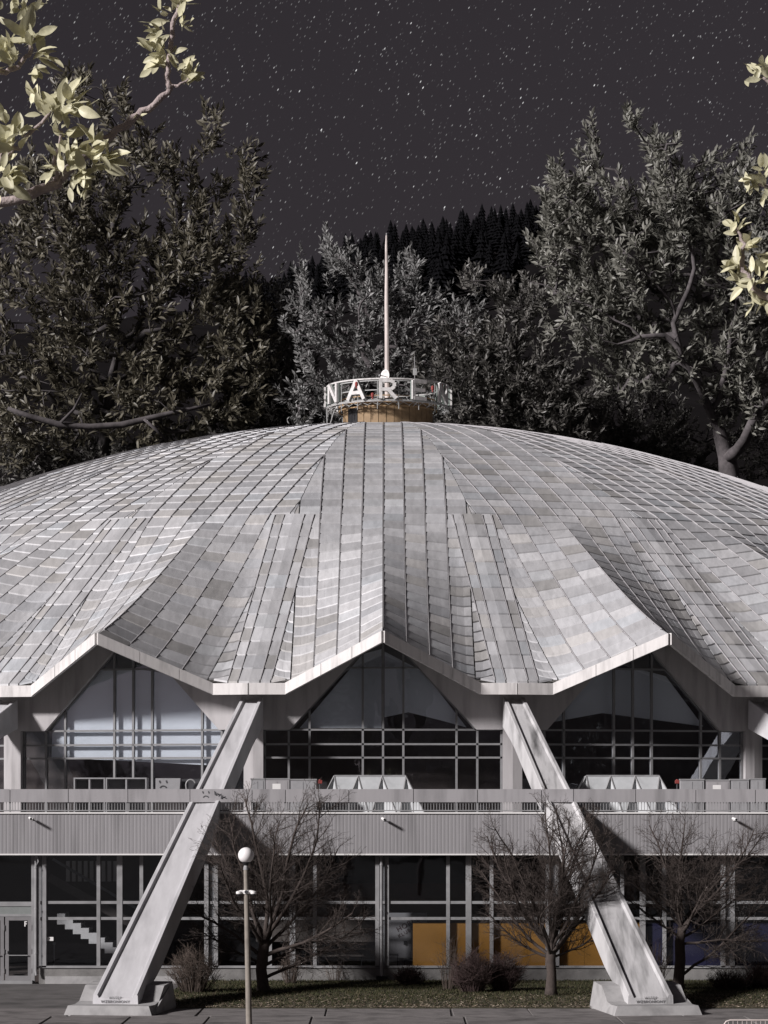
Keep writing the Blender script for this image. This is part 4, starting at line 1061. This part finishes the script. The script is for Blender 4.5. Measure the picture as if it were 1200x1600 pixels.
def blob_tips(blobs, d, dd, dens=1.0):
    out = []
    for cx, cy, rx, ry, n in blobs:
        k = 0
        while k < int(n*dens):
            a, b, c = rng.uniform(-1, 1, 3)
            if a*a + b*b + c*c > 1: continue
            out.append(np.array(P(cx + a*rx, cy + b*ry, d + c*dd))); k += 1
    return out
def leafy_tree(name, label, group, trunk_px, d, dd, blobs, lm, bark, leaf=0.72, per=15, rt=0.032, tr0=0.6, twig_len=1.7, dens=1.8, limbs=()):
    trunk = [P(x, y, d + o_) for x, y, o_ in trunk_px]; base = trunk[0].copy()
    o = thing(name, base, label, 'tree', group)
    tips = blob_tips(blobs, d, dd, dens)
    LB = []; limbs = [list(l_) for l_ in limbs]
    for l_ in limbs:
        pp_ = [np.array(P(x, y, d + o_*0.75)) for x, y, o_ in l_[0]]; q_ = [pp_[0]]
        for a_, b_ in zip(pp_[:-1], pp_[1:]):
            n_s = max(2, int(np.linalg.norm(b_ - a_)/0.9))
            for t_ in range(1, n_s + 1): q_.append(a_ + (b_ - a_)*t_/n_s + rng.normal(0, 0.13, 3)*(t_ < n_s))
        LB.append(q_); l_[0] = q_; l_[1] *= 0.72; l_[2] *= 0.72
    A, rad, chains, load = grow(trunk, tips, 1.0, rt, 0.47, 0.16, lift=0.06, limbs=LB)
    nt = len(trunk); rad[:nt] = np.linspace(tr0, tr0*0.45, nt); rad[nt:] = np.minimum(rad[nt:], tr0*0.42); j_ = nt
    for pts_, r0_, r1_ in limbs:
        rad[j_:j_+len(pts_)] = np.linspace(r0_, r1_, len(pts_)); j_ += len(pts_)
    skeleton_mesh(A, rad, chains, lambda i, c: i == 0).build('trunk', bark, o, smooth=True)
    skeleton_mesh(A, rad, chains, lambda i, c: i > 0).build('branches', bark, o, smooth=True)
    pos, dirs = [], []
    for ch in chains[1+len(limbs):]:
        q = A[ch[-1]]; prev = A[ch[max(0, len(ch)-3)]]; ax = q - prev; ax = ax/(np.linalg.norm(ax)+1e-9); ax = ax*0.7 + np.array([0,0,0.55]); ax /= np.linalg.norm(ax)
        n = per + int(rng.integers(-3, 4))
        for k in range(n):
            s = (k + rng.random()) / n; ang = k * 2.4; side = np.cross(ax, [0.3, 1, 0.1]); side /= np.linalg.norm(side); s2 = np.cross(ax, side)
            out = side*math.cos(ang) + s2*math.sin(ang)
            p = q + ax * (s - 0.75) * twig_len + rng.normal(0, 0.06, 3)
            pos.append(p); dirs.append(ax * (0.45 + 0.7*s) + out * (0.95 - 0.55*s) + rng.normal(0, 0.12, 3))
    pos = np.array(pos); dirs = np.array(dirs); n = len(pos); size = leaf * rng.uniform(0.65, 1.2, n)
    fr = leaf_frames(dirs, size)
    zlo, zhi = np.percentile(pos[:, 2], [10, 97]); tint_ = rng.uniform(0.7, 1.25, n)
    # the 300 leaves that stand nearest to the viewer are single leaves, the others one crown
    key = pos[:, 1] - size*3 + rng.normal(0, 0.8, n); o_i = np.argsort(key); near, far = o_i[:300], o_i[300:]
    me = leaf_data('leaf', lm, len(name) + n)
    for i in near:
        m4 = Matrix.Identity(4)
        for r_ in range(3):
            for c_ in range(3): m4[r_][c_] = fr[i][r_][c_]
        m4.translation = Vector(pos[i]); link_copy(me, 'leaf', o, m4)
    tag(leaves_mesh('crown', lm, pos[far], fr[far], tint_[far], o), kind='stuff')
    return o

leafy_tree('apple_tree', 'tall dark olive tree behind the dome with a long bare low bough', 'leafy trees behind the dome',
    [(150,765,4),(160,700,3),(170,640,2),(175,590,1),(185,540,0)], 212, 7,
    [(60,420,160,190,150),(230,480,170,150,170),(330,380,90,110,60),(390,270,26,46,10),(330,200,20,40,7),(120,130,36,36,10),(250,260,60,60,18),(180,200,50,70,16),(40,640,110,90,70),(260,630,140,70,80),(380,560,60,120,60),(110,300,100,80,60)],
    M['leaf_dark'], M['bark_dim'], leaf=0.70, per=19, dens=1.75)
leafy_tree('apple_tree', 'silvery leaved small tree rising behind the roof mast', 'leafy trees behind the dome',
    [(590,735,3),(588,680,2),(585,620,1),(580,570,0)], 207, 5,
    [(570,540,120,90,90),(600,450,60,50,34),(510,400,9,44,8),(470,430,10,40,7),(540,410,26,34,12),(640,420,22,40,12),(680,500,60,60,30),(740,510,40,50,14),(480,500,40,70,26),(600,620,150,60,80),(520,620,90,60,40)],
    M['leaf_silver'], M['bark_pale'], leaf=0.46, per=19, twig_len=1.3, dens=2.2)
leafy_tree('apple_tree', 'dull leaved low tree filling the gap beside the roof sign', 'leafy trees behind the dome',
    [(790,750,3),(795,690,2),(800,640,1),(805,590,0)], 205, 5,
    [(800,600,110,90,120),(740,430,18,16,5),(780,450,24,20,6),(820,470,40,50,22),(880,640,90,80,80),(720,640,70,70,60),(760,560,60,70,50),(690,560,50,70,30)],
    M['leaf_dim'], M['bark_dim'], leaf=0.52, per=19, dens=2.2)
leafy_tree('apple_tree', 'large grey green tree with thick forked trunk at the dome edge', 'leafy trees behind the dome',
    [(1142,790,0),(1140,750,0),(1136,715,0),(1126,680,-.5),(1116,655,-1)], 203, 7,
    [(1000,400,150,110,150),(920,320,80,60,44),(870,300,34,60,16),(920,230,18,60,10),(985,180,14,20,5),(1020,225,14,24,6),(1040,270,40,60,20),(1130,300,60,70,36),(1160,250,30,40,10),(1180,400,80,120,80),(1040,330,80,60,44),(930,480,90,70,60),(1120,540,120,80,80),(860,380,46,46,18),(1170,620,60,60,40),(1000,560,80,60,40)],
    M['leaf_mid'], M['bark_pale'], leaf=0.62, per=20, tr0=0.9, rt=0.034, dens=1.75, limbs=(
    ([(1112,650,-2),(1098,615,-4),(1078,575,-6),(1060,545,-6.5),(1038,524,-7),(1000,526,-7),(965,538,-7)], 0.5, 0.16),
    ([(1062,545,-6),(1052,505,-6),(1075,455,-6),(1085,420,-6),(1082,385,-6)], 0.34, 0.2),
    ([(1150,705,-3),(1175,660,-5),(1196,628,-6),(1230,600,-6)], 0.62, 0.3),
    ([(1112,640,-2),(1128,600,-4),(1140,540,-4),(1150,470,-3)], 0.36, 0.16),
    ([(1058,500,-6),(1030,450,-6),(985,400,-6),(930,350,-6),(880,310,-6)], 0.2, 0.07),
    ([(1085,400,-6),(1055,340,-6),(1055,290,-5),(1040,235,-5)], 0.18, 0.06),
    ([(1000,526,-7),(960,500,-6.5),(900,470,-6),(830,440,-6)], 0.13, 0.06)))
leafy_tree('apple_tree', 'fine leaved bush tree low under the large forked tree', 'leafy trees behind the dome',
    [(985,790,3),(985,740,2),(980,700,1),(978,670,0)], 216, 5,
    [(980,660,110,70,120),(1050,700,90,50,70),(900,690,70,50,50),(1180,700,60,50,40)],
    M['leaf_dim'], M['bark_dim'], leaf=0.44, per=18, twig_len=1.2, dens=2.2)
leafy_tree('apple_tree', 'dark low tree crouched beneath the long bare bough', 'leafy trees behind the dome',
    [(420,780,3),(420,740,2),(425,690,1),(430,650,0)], 216, 5,
    [(430,630,90,80,100),(340,690,90,40,50),(180,720,120,40,60),(30,720,70,50,40),(500,660,60,40,40),(430,530,60,110,80),(450,600,60,80,60)],
    M['leaf_dim'], M['bark_dim'], leaf=0.52, per=19, dens=2.0)
# the long bare bough and forked limbs that show pale
bb = thing('fallen_bough', P(150, 660, 203), 'long bare grey bough stretching low across the dark tree', 'branch')
s = MB(); s.tube([P(x, y, 203.5 + i*0.4) for i, (x, y) in enumerate([(12,638),(45,650),(90,663),(140,667),(190,664),(240,652),(292,640),(330,632)])], [0.14,0.2,0.24,0.23,0.25,0.21,0.16,0.1], 8); s.build('bough', M['bark_pale'], bb, smooth=True)
s = MB(); s.tube([P(225,655,204), P(245,672,204), P(262,690,205)], [0.12,0.13,0.1], 6); s.tube([P(95,660,204), P(115,640,204), P(128,615,205)], [0.12,0.1,0.06], 6); s.build('side_shoot', M['bark_pale'], bb, smooth=True)

# ------------------------------------------------------------------ branches of two near trees reaching into view
def near_tree(label, tx, ty, trunk_top, mains, clusters, grp):
    o = thing('apple_tree', (tx, ty, 0), label, 'tree', grp)
    s = MB(); s.tube([(tx, ty, 0), (tx+0.05, ty, 3), (tx-0.05, ty+0.1, 6), (tx, ty, trunk_top)], [0.22,0.17,0.13,0.06], 12); s.build('trunk', M['bark_fore'], o, smooth=True)
    for k, (pts, r0, r1) in enumerate(mains):
        pts = [p if isinstance(p, Vector) else P(*p) for p in pts]
        # smooth and knobbly
        q = []
        for a, b in zip(pts[:-1], pts[1:]):
            for t in np.linspace(0, 1, 5)[:-1]: q.append(a.lerp(b, t) + Vector(rng.normal(0, 0.0035, 3)))
        q.append(pts[-1]); n = len(q)
        s = MB(); s.tube(q, [(r0 + (r1-r0)*i/(n-1)) * (1 + 0.13*random.uniform(-1, 1)) for i in range(n)], 9); s.build('branch', M['bark_fore'], o, smooth=True)
    mes = []
    for i_ in range(5):
        r_ = random.Random(50+i_); bend, fold, tw_, hw_ = r_.uniform(-0.45, 0.1), r_.uniform(0.15, 0.6), r_.uniform(-0.5, 0.5), r_.uniform(0.18, 0.23); nv_, nu_ = 9, 5; vv, ff = [], []
        for a_ in range(nv_):
            y = a_/(nv_-1); w = hw_*(math.sin(math.pi*min(1, y*0.98+0.02)**0.85)**0.8); 
            for b_ in range(nu_):
                u = (b_/(nu_-1)*2-1); x = u*w; z = abs(u)*w*fold + bend*(y-0.3)**2 + 0.012*math.sin(y*17+u*2); t_ = tw_*y
                vv.append((x*math.cos(t_) - z*math.sin(t_)*0.3, y, z + x*math.sin(t_)))
        for a_ in range(nv_-1):
            for b_ in range(nu_-1): ff.append((a_*nu_+b_, a_*nu_+b_+1, (a_+1)*nu_+b_+1, (a_+1)*nu_+b_))
        vv += [(-0.008,-0.22,0),(0.008,-0.22,0),(0.008,0.02,0.002),(-0.008,0.02,0.002)]; q_ = len(vv); ff.append((q_-4,q_-3,q_-2,q_-1))
        me = bpy.data.meshes.new('leaf'); me.from_pydata(vv, [], ff); ca = me.color_attributes.new('tint', 'FLOAT_COLOR', 'CORNER'); ca.data.foreach_set('color', np.ones(len(me.loops)*4, np.float32))
        me.polygons.foreach_set('use_smooth', [True]*len(me.polygons)); me.materials.append(M['leaf_fore']); mes.append(me)
    nl = 0
    for (px, py, dpt, ax, ay, n, spread, size) in clusters:
        c = P(px, py, dpt); n = int(n*1.25 + 0.5)
        for k in range(n):
            a = k*2.4 + rng.random(); ring_ = math.sqrt((k+0.5)/n)
            axis = np.array([ax, -0.25, ay], float); axis /= np.linalg.norm(axis); side = np.cross(axis, [0,1,0.1]); side /= np.linalg.norm(side); s2 = np.cross(axis, side)
            dr_ = axis*(1.15 - 0.9*ring_) + (side*math.cos(a) + s2*math.sin(a)*0.8)*ring_ + rng.normal(0, 0.1, 3)
            p = c + Vector(rng.normal(0, spread, 3)); L = size*rng.uniform(0.7, 1.2)
            y = dr_/np.linalg.norm(dr_); up = np.array([-0.2, -0.75, 0.75]) + rng.normal(0, 0.5, 3); x = np.cross(y, up); x /= np.linalg.norm(x); z = np.cross(x, y)
            m4 = Matrix.Identity(4); 
            for r_ in range(3): m4[r_][0] = x[r_]*L*1.05; m4[r_][1] = y[r_]*L; m4[r_][2] = z[r_]*L
            m4.translation = p; link_copy(mes[int(rng.integers(5))], 'leaf', o, m4); nl += 1
    return o
DN = 8.0; K = DN/FPX
S_ = 36*K
near_tree('pale leaved apple bough with budding shoots reaching across the starry sky', -2.5, CAM.y+8.2, 9.2,
    [([Vector((-2.5, CAM.y+8.2, 7.9)), (-150,362,8.1),(-60,337,8),(0,318,8),(50,302,8),(85,285,8),(105,268,8),(160,222,8),(207,187,8),(240,162,8),(265,138,8)], 0.020, 0.0085),
     ([(265,138,8),(262,112,8),(266,70,8),(271,38,8),(281,10,8),(290,-12,8)], 0.008, 0.006),
     ([(265,138,8),(282,132,8),(300,120,8)], 0.0055, 0.003),
     ([Vector((-2.5, CAM.y+8.2, 8.2)), (-80,290,8),(0,250,7.9),(15,238,7.9),(45,212,7.9),(80,175,7.9)], 0.012, 0.0045),
     ([(85,285,8),(88,245,7.95),(96,205,7.9)], 0.006, 0.004),
     ([Vector((-2.5, CAM.y+8.2, 8.6)), (-70,130,7.9),(0,113,7.9),(28,105,7.9),(42,85,7.9),(55,60,7.9)], 0.012, 0.0045)],
    [(285,8,8,0.3,1,8,.012,S_*.8),(266,22,8,-.6,.8,7,.012,S_*.7),(250,48,8,-.9,.3,7,.012,S_*.65),(290,38,8,.9,.2,5,.01,S_*.6),(245,78,8,-.6,.8,8,.012,S_*.75),(256,100,8,-.9,.1,8,.012,S_*.8),(272,90,8,.8,.3,3,.012,S_*.5),(282,112,8,.5,.7,9,.012,S_*.75),(296,124,8,1,.2,6,.01,S_*.7),(214,186,8,.8,-.2,3,.006,S_*.6),
     (82,172,7.9,.1,1,10,.014,S_*.95),(62,160,7.9,-.5,.8,6,.014,S_*.8),(105,160,7.9,.9,.4,7,.014,S_*1.0),(98,195,7.9,.7,.5,9,.016,S_*.95),(125,185,7.9,1,.2,5,.014,S_*.9),
     (48,62,7.9,0,1,9,.015,S_*1.1),(20,85,7.9,-.6,.6,8,.015,S_*1.0),(60,90,7.9,.9,.1,5,.012,S_*1.1),(10,100,7.9,-.4,.4,7,.02,S_*.9),(55,110,7.9,.3,-.8,5,.01,S_*.8),(45,15,8.0,0,.6,9,.02,S_*.7),(15,15,8.0,.2,.8,8,.02,S_*.7),
     (110,245,7.9,.3,.9,10,.018,S_*.95),(140,240,7.9,.8,.5,9,.016,S_*.9),(165,248,7.9,1,.25,7,.012,S_*1.0),(120,275,7.9,.2,-.3,9,.018,S_*.85),(150,262,7.9,.5,.7,8,.016,S_*.9),(90,262,7.9,-.7,.3,7,.014,S_*.8),(130,295,7.9,.1,-.9,5,.01,S_*.6),
     (15,222,7.9,-.3,.8,8,.016,S_*.95),(5,195,7.9,.1,.9,5,.012,S_*1.0),(35,210,7.9,.5,.8,4,.01,S_*.7),(20,272,7.9,.6,.1,8,.016,S_*1.0),(5,285,7.9,.2,-.4,8,.016,S_*.95),(0,250,7.9,-.2,.7,6,.016,S_*.8)],
    'apple trees close to the viewer')
near_tree('apple tree whose pale leafy tips poke in beside the large forked tree', 2.6, CAM.y+8.4, 9.0,
    [([Vector((2.6, CAM.y+8.4, 8.0)), (1300,520,8),(1230,485,8),(1180,452,8),(1160,425,8),(1160,380,8),(1152,355,8)], 0.016, 0.004),
     ([Vector((2.6, CAM.y+8.4, 8.3)), (1280,320,8),(1215,300,8),(1185,288,8)], 0.012, 0.004),
     ([Vector((2.6, CAM.y+8.4, 8.6)), (1270,150,8),(1215,135,8),(1185,120,8)], 0.012, 0.004)],
    [(1152,358,8,-.2,1,6,.01,S_*.75),(1165,385,8,.4,.9,7,.012,S_*.75),(1150,415,8,-.7,.6,9,.014,S_*.75),(1165,440,8,-.6,.1,9,.016,S_*.75),(1185,430,8,.5,.7,7,.014,S_*.75),(1180,460,8,0,-.6,8,.016,S_*.7),(1195,410,8,.3,.9,6,.014,S_*.75),(1200,480,8,.2,-.3,6,.014,S_*.7),
     (1180,288,8,-.8,.2,8,.014,S_*.75),(1195,270,8,0,.9,7,.014,S_*.8),(1200,300,8,.2,-.5,6,.014,S_*.75),
     (1186,118,8,-.8,.1,5,.01,S_*.75),(1190,105,8,-.3,.9,5,.01,S_*.65),(1200,125,8,.1,.5,4,.01,S_*.7)],
    'apple trees close to the viewer')

# ------------------------------------------------------------------ bare trees and shrubs in front of the glass
def shoot(p, v, L, r, n, up, wob):
    pts = [p]; v = v/np.linalg.norm(v)
    for i in range(n):
        v = v + rng.normal(0, wob, 3) + np.array([0, 0, up]); v /= np.linalg.norm(v); pts.append(pts[-1] + v*L/n)
    return pts, [r*(1 - 0.75*i/n) for i in range(n + 1)]
def bare_tree(label, trunk_px, d, r0, limbs, up=0.05, bark=None, l1=0.44, dens=1.0, fine=True):
    """trunk, limbs given as (azimuth, lean from upright, length, start on the trunk), then three orders of shoots"""
    bark = bark or M['bark']; trunk = [np.array(P(x, y, d)) for x, y in trunk_px]; trunk[0][2] = -0.03
    o = thing('bare_tree', (trunk[0][0], trunk[0][1], 0.0), label, 'tree', 'bare trees in front of the arena')
    n = len(trunk); t_ = MB(); t_.tube(trunk, [r0*1.4 if i == 0 else r0*(1 - 0.3*i/n)*(1 + 0.1*random.uniform(-1, 1)) for i in range(n)], 10); t_.build('trunk', bark, o, smooth=True)
    br, tw = MB(), MB()
    def sub(pts, rr, L, order):
        n_ = {1: 20, 2: 12, 3: 4}[order]; n_ = max(2, int(n_*dens*(0.5 + 0.5*min(1.4, L/{1: 3.5, 2: 1.4, 3: 0.6}[order]))))
        for k in range(n_):
            t = (k + rng.random())/n_*0.86 + 0.14; f = t*(len(pts)-1); i = min(int(f), len(pts)-2); p = pts[i] + (pts[i+1]-pts[i])*(f-i)
            ax = pts[i+1]-pts[i]; ax /= np.linalg.norm(ax); s_ = np.cross(ax, rng.normal(0, 1, 3)); s_ /= np.linalg.norm(s_)
            a = rng.uniform(0.45, 1.0); v = ax*math.cos(a) + s_*math.sin(a); l = L*(l1 if order == 1 else 0.46)*(1.1 - 0.62*t)*rng.uniform(0.6, 1.25)
            r = max(0.0038, rr[i]*0.55); r = min(r, {1: 0.017, 2: 0.0075, 3: 0.0045}[order])
            q, qr = shoot(p, v, l, r, {1: 6, 2: 4, 3: 2}[order], up*{1: 1.2, 2: 1.0, 3: 0.6}[order], {1: 0.10, 2: 0.14, 3: 0.2}[order])
            qr = [max(x, 0.0036) for x in qr]
            (br if order == 1 else tw).tube(q, qr, 4 if order == 1 else 3, caps=False)
            if order < (3 if fine else 2): sub(q, qr, l, order + 1)
    for az, lean, L, st in limbs:
        f = st*(n-1); i = min(int(f), n-2); p = trunk[i] + (trunk[i+1]-trunk[i])*(f-i)
        L = L*0.98; v = np.array([math.sin(R(lean))*math.cos(R(az)), math.sin(R(lean))*math.sin(R(az)), math.cos(R(lean))])
        q, qr = shoot(p, v, L, r0*0.36*rng.uniform(0.8, 1.1)*(L/4.5)**0.5, 12, up, 0.10); br.tube(q, qr, 6, caps=False); sub(q, qr, L, 1)
    br.build('branches', bark, o, smooth=True); tag(tw.build('twigs', bark, o), kind='stuff'); return o
bare_tree('rough dark bare tree with spreading crown behind the street lamp',
    [(413,1562),(411,1540),(408,1515),(411,1490),(414,1468)], 95, 0.24,
    [(0,58,4.4,0.35),(15,44,4.6,0.8),(180,50,3.6,0.7),(160,32,4.2,1),(95,12,5.0,1),(-60,28,4.6,1),(30,28,5.0,1),(200,22,4.8,0.9),(-20,62,3.9,0.7),(250,40,4.2,0.85),(60,45,4.0,0.8),(5,72,3.4,0.55),(185,70,2.8,0.6),(-5,36,5.2,1)], up=0.03)
bare_tree('upright vase shaped bare tree in front of the stained strut',
    [(862,1566),(861,1545),(862,1520),(860,1500),(862,1485)], 93, 0.20,
    [(0,14,5.2,1),(40,28,4.8,1),(90,20,5.0,.95),(140,32,4.7,1),(180,24,5.0,1),(200,40,4.4,.95),(230,20,4.9,1),(275,30,4.8,.95),(320,34,4.7,1),(350,44,4.3,.9),(20,52,3.8,.85),(170,54,3.9,.85),(260,56,3.4,.85),(185,66,3.0,.8),(0,68,2.8,.8)], up=0.045, l1=0.36, dens=1.1)
bare_tree('leaning multi stemmed bare tree in front of the blue boards',
    [(1058,1562),(1060,1535),(1063,1500),(1062,1470),(1066,1450)], 94, 0.19,
    [(0,50,4.2,.3),(20,66,3.6,.8),(180,42,3.4,1),(150,28,3.8,1),(90,18,4.0,1),(-30,30,4.2,1),(200,58,3.0,.8),(10,36,4.4,1),(300,44,3.8,.9),(60,40,3.8,.9),(-10,74,3.4,.7),(230,24,3.8,1)], up=0.02)
bare_tree('pale thin sapling before the dark blue boards', [(1170,1545),(1168,1520),(1164,1500),(1165,1488)], 97, 0.035,
    [(0,28,1.6,.6),(180,30,1.5,.5),(60,15,1.8,1),(200,10,1.8,1),(330,40,1.4,.8),(170,50,1.2,.7)], up=0.05, bark=M['twig_white'], dens=0.6, fine=False)
def shrub(label, px, py, w, h, n, m, d=None, dense=0.0, fork=3):
    d = d or 6.5*FPX/(py - HY); b = P(px, py, d); sc_ = d/FPX; o = thing('shrub', (b.x, b.y, 0.0), label, 'shrub', 'leafless shrubs along the wall')
    W_, H_ = w*sc_/2, h*sc_; st = MB(); fo = MB()
    for i in range(n):
        a = rng.uniform(0, 2*math.pi); q = math.sqrt(rng.random()); bx = Vector((b.x + W_*0.35*q*math.cos(a), b.y + W_*0.35*q*math.sin(a), 0.03))
        hh = H_*(1 - 0.45*q*q)*rng.uniform(0.55, 1.05); e = Vector((b.x + W_*q*math.cos(a)*1.0, b.y + W_*q*math.sin(a)*0.8, hh)); mid = bx.lerp(e, 0.5) + Vector((0,0,hh*0.12)) + Vector(rng.normal(0, 0.04, 3))
        st.tube([bx, mid, e], [0.011, 0.008, 0.004], 3, caps=False)
        for k in range(fork):
            t = rng.uniform(0.35, 1.0); p = bx.lerp(mid, t*2) if t < 0.5 else mid.lerp(e, t*2-1); v = Vector(rng.normal(0, 0.6, 3)); v.z = abs(v.z)*0.6 + 0.25; v.normalize(); L = H_*rng.uniform(0.12, 0.34)
            fo.tube([p, p + v*L*0.5 + Vector(rng.normal(0, 0.02, 3)), p + v*L], [0.006, 0.005, 0.003], 3, caps=False)
    st.build('stems', m, o); tag(fo.build('twigs', m, o), kind='stuff'); return o
shrub('broad brown twiggy shrub beside the smooth strut foot', 303, 1556, 92, 84, 260, M['twig'])
shrub('slim brown shrub before the hall window past the rough tree', 455, 1542, 44, 62, 70, M['twig'])
shrub('sparse low shrub between the slim shrub and the drainpipe', 523, 1538, 50, 44, 22, M['twig'])
shrub('rounded reddish mound shrub under the lettered wall', 640, 1544, 56, 38, 240, M['twig_red'], fork=4)
shrub('thin straggly shrub in front of the first orange board', 700, 1552, 56, 96, 40, M['twig'])
shrub('dense dark hedge shrub under the orange boards beside the thin straggly one', 738, 1556, 72, 70, 420, M['twig_red'], fork=5)
shrub('dense dark hedge shrub under the orange boards nearer the vase shaped tree', 786, 1554, 64, 66, 380, M['twig_red'], fork=5)
shrub('low reddish shrub below the pale thin sapling', 1140, 1552, 80, 40, 260, M['twig_red'], fork=4)
shrub('low reddish shrub at the far end of the turf', 1190, 1550, 60, 46, 200, M['twig_red'], fork=4)
shrub('grey upright shrub beside the stained strut foot', 1026, 1548, 46, 90, 50, M['twig'])

# grass blades, leaf litter, weeds
def blades(n, xr, yf, h, m, name, cols, wd=0.018, flat=False):
    x = rng.uniform(*xr, n); y = yf(n, x); hh = h*rng.uniform(0.4, 1.2, n); a = rng.uniform(0, 2*math.pi, n); w = wd*rng.uniform(0.6, 1.3, n)
    zb_ = 0.05 + 0.07*np.clip((y+60.7)/3.0, 0, 1) - 0.01
    dx, dy = np.cos(a)*w, np.sin(a)*w; lx, ly = rng.normal(0, 0.5, n)*hh, rng.normal(0, 0.5, n)*hh
    if flat: hz1, hz2 = rng.uniform(0.0, 0.03, n), rng.uniform(0.0, 0.04, n); lx, ly = rng.normal(0, 1, n)*h, rng.normal(0, 1, n)*h
    v = np.stack([np.stack([x-dx, y-dy, zb_], 1), np.stack([x+dx, y+dy, zb_ + (0.015 if flat else 0)], 1), np.stack([x+lx, y+ly, zb_ + (hz2 if flat else hh)], 1)], 1)
    if flat: v[:, :, 2] += 0.02
    me = bpy.data.meshes.new(name); me.vertices.add(n*3); me.vertices.foreach_set('co', v.reshape(-1).astype(np.float32))
    me.loops.add(n*3); me.loops.foreach_set('vertex_index', np.arange(n*3, dtype=np.int32)); me.polygons.add(n); me.polygons.foreach_set('loop_start', np.arange(0, n*3, 3, dtype=np.int32)); me.update(calc_edges=True)
    ca = me.color_attributes.new('tint', 'FLOAT_COLOR', 'CORNER'); c = np.ones((n, 3, 4), np.float32); pal = np.array(cols)[rng.integers(len(cols), size=n)]*rng.uniform(0.7, 1.3, (n, 1)); c[:, :, :3] = pal[:, None, :]
    ca.data.foreach_set('color', c.ravel()); me.materials.append(m); o = bpy.data.objects.new(name, me); COL.objects.link(o); return o
tag(blades(70000, (-7.1, 20), lambda n, x: -60.4 + 12.0*rng.random(n)**0.75, 0.085, M['grass'], 'grass', [(0.030,0.034,0.012),(0.042,0.040,0.016),(0.026,0.030,0.011),(0.07,0.058,0.034)]), 'short winter grass in front of the arena plinth', 'grass', kind='stuff')
tag(blades(9000, (-7.1, 20), lambda n, x: -60.75 + 5.0*rng.random(n)**1.7, 0.05, M['litter'], 'leaf_litter', [(0.14,0.11,0.08),(0.20,0.16,0.12),(0.10,0.075,0.055),(0.26,0.22,0.17)], 0.035, True), 'dry leaf litter along the pavement edge of the turf', 'leaf litter', kind='stuff')

# ------------------------------------------------------------------ spruces on the hill
def spruce_mesh(seed, H=12.0, Rb=2.6):
    r_ = random.Random(seed); s = MB(); s.tube([(0,0,-3), (0,0,H*0.9)], [0.22, 0.05], 5, caps=False); nt = 11
    for t in range(nt):
        z = H*(0.04 + 0.93*t/nt); rr = Rb*(1 - 0.9*(t/nt)**1.35)*r_.uniform(0.8, 1.15); hh = H*0.2*(1-0.4*t/nt); n = 9; a0 = r_.uniform(0, 1)
        vs = [(0, 0, z+hh)]
        for j in range(n*2):
            a = a0 + math.pi*j/n; q = rr*(r_.uniform(0.9,1.15) if j % 2 == 0 else r_.uniform(0.6,0.8)); vs.append((q*math.cos(a), q*math.sin(a), z - (0.35 if j % 2 == 0 else 0.0)))
        s.add(vs, [(0, 1+j, 1+(j+1)%(n*2)) for j in range(n*2)])
    me = bpy.data.meshes.new('spruce_tree'); me.from_pydata(s.v, [], s.f); me.materials.append(M['spruce']); return me
sp = [spruce_mesh(i, random.uniform(9.5, 12), random.uniform(2.7, 3.8)) for i in range(4)]
random.seed(21); spots = []
for i in range(150): spots.append((random.uniform(330, 900) if i % 4 else random.uniform(900, 1180), random.uniform(690, 704)))
for i in range(145): spots.append((random.uniform(400, 840), random.uniform(470, 695)))
for px, d in spots:
    x = (px - CX)*d/FPX; o = bpy.data.objects.new('spruce_tree', sp[random.randrange(4)]); COL.objects.link(o)
    s = random.uniform(0.5, 0.85); o.location = (x, CAM.y + d, hill_z(x, d) - 0.3); o.scale = (s, s, s*random.uniform(0.9, 1.15)); o.rotation_euler = (0, 0, random.uniform(0, 6.28))
    tag(o, 'dark slender spruce on the black hillside against the stars', 'spruce', 'spruces on the hillside')

# ------------------------------------------------------------------ what stands behind the viewer and shows mirrored in the glazing
tw = thing('apartment_tower', (-6.5, -345, 0), 'dark apartment tower mirrored in the central upper window', 'building')
s = MB(); s.box((-12.5, -357, 0), (-0.8, -345, 36)); s.build('wall', mat('tower_render', (0.16,0.155,0.16), 0.85), tw)
for i in range(12):
    s = MB(); s.box((-13.4, -346.2+1.2, 2.6+i*2.8), (-5.2, -343.6, 3.6+i*2.8)); s.build('balcony', M['render'], tw)
for i in range(12):
    s = MB(); s.box((-4.2, -345.05, 2.8+i*2.8), (-2.4, -344.98, 4.2+i*2.8)); s.build('window', M['black'], tw)
t2 = thing('apartment_tower', (4, -360, 0), 'slim stair tower mirrored beside the apartment tower', 'building')
s = MB(); s.box((2.2, -362, 0), (4.6, -358, 33)); s.build('wall', bpy.data.materials['tower_render'], t2); s = MB(); s.box((2.0, -362.3, 33), (4.8, -357.7, 33.4)); s.build('roof', M['black'], t2)
src = [o for o in bpy.data.objects if o.name.startswith('bare_tree')][:3]
random.seed(9)
for i in range(26):
    o0 = src[i % 3]; c = o0.copy(); COL.objects.link(c)
    c.location = (random.uniform(-230, 150) if i > 5 else random.uniform(-10, 60), random.uniform(-300, -250), 0)
    k = random.uniform(2.0, 2.9); c.scale = (k*1.2, k*1.2, k); c.rotation_euler = (0, 0, random.uniform(0, 6.28))
    c['label'] = 'bare tree of the row mirrored in the upper windows'; c['group'] = 'bare trees mirrored in the glazing'
    for ch in o0.children:
        q = ch.copy(); COL.objects.link(q); q.parent = c
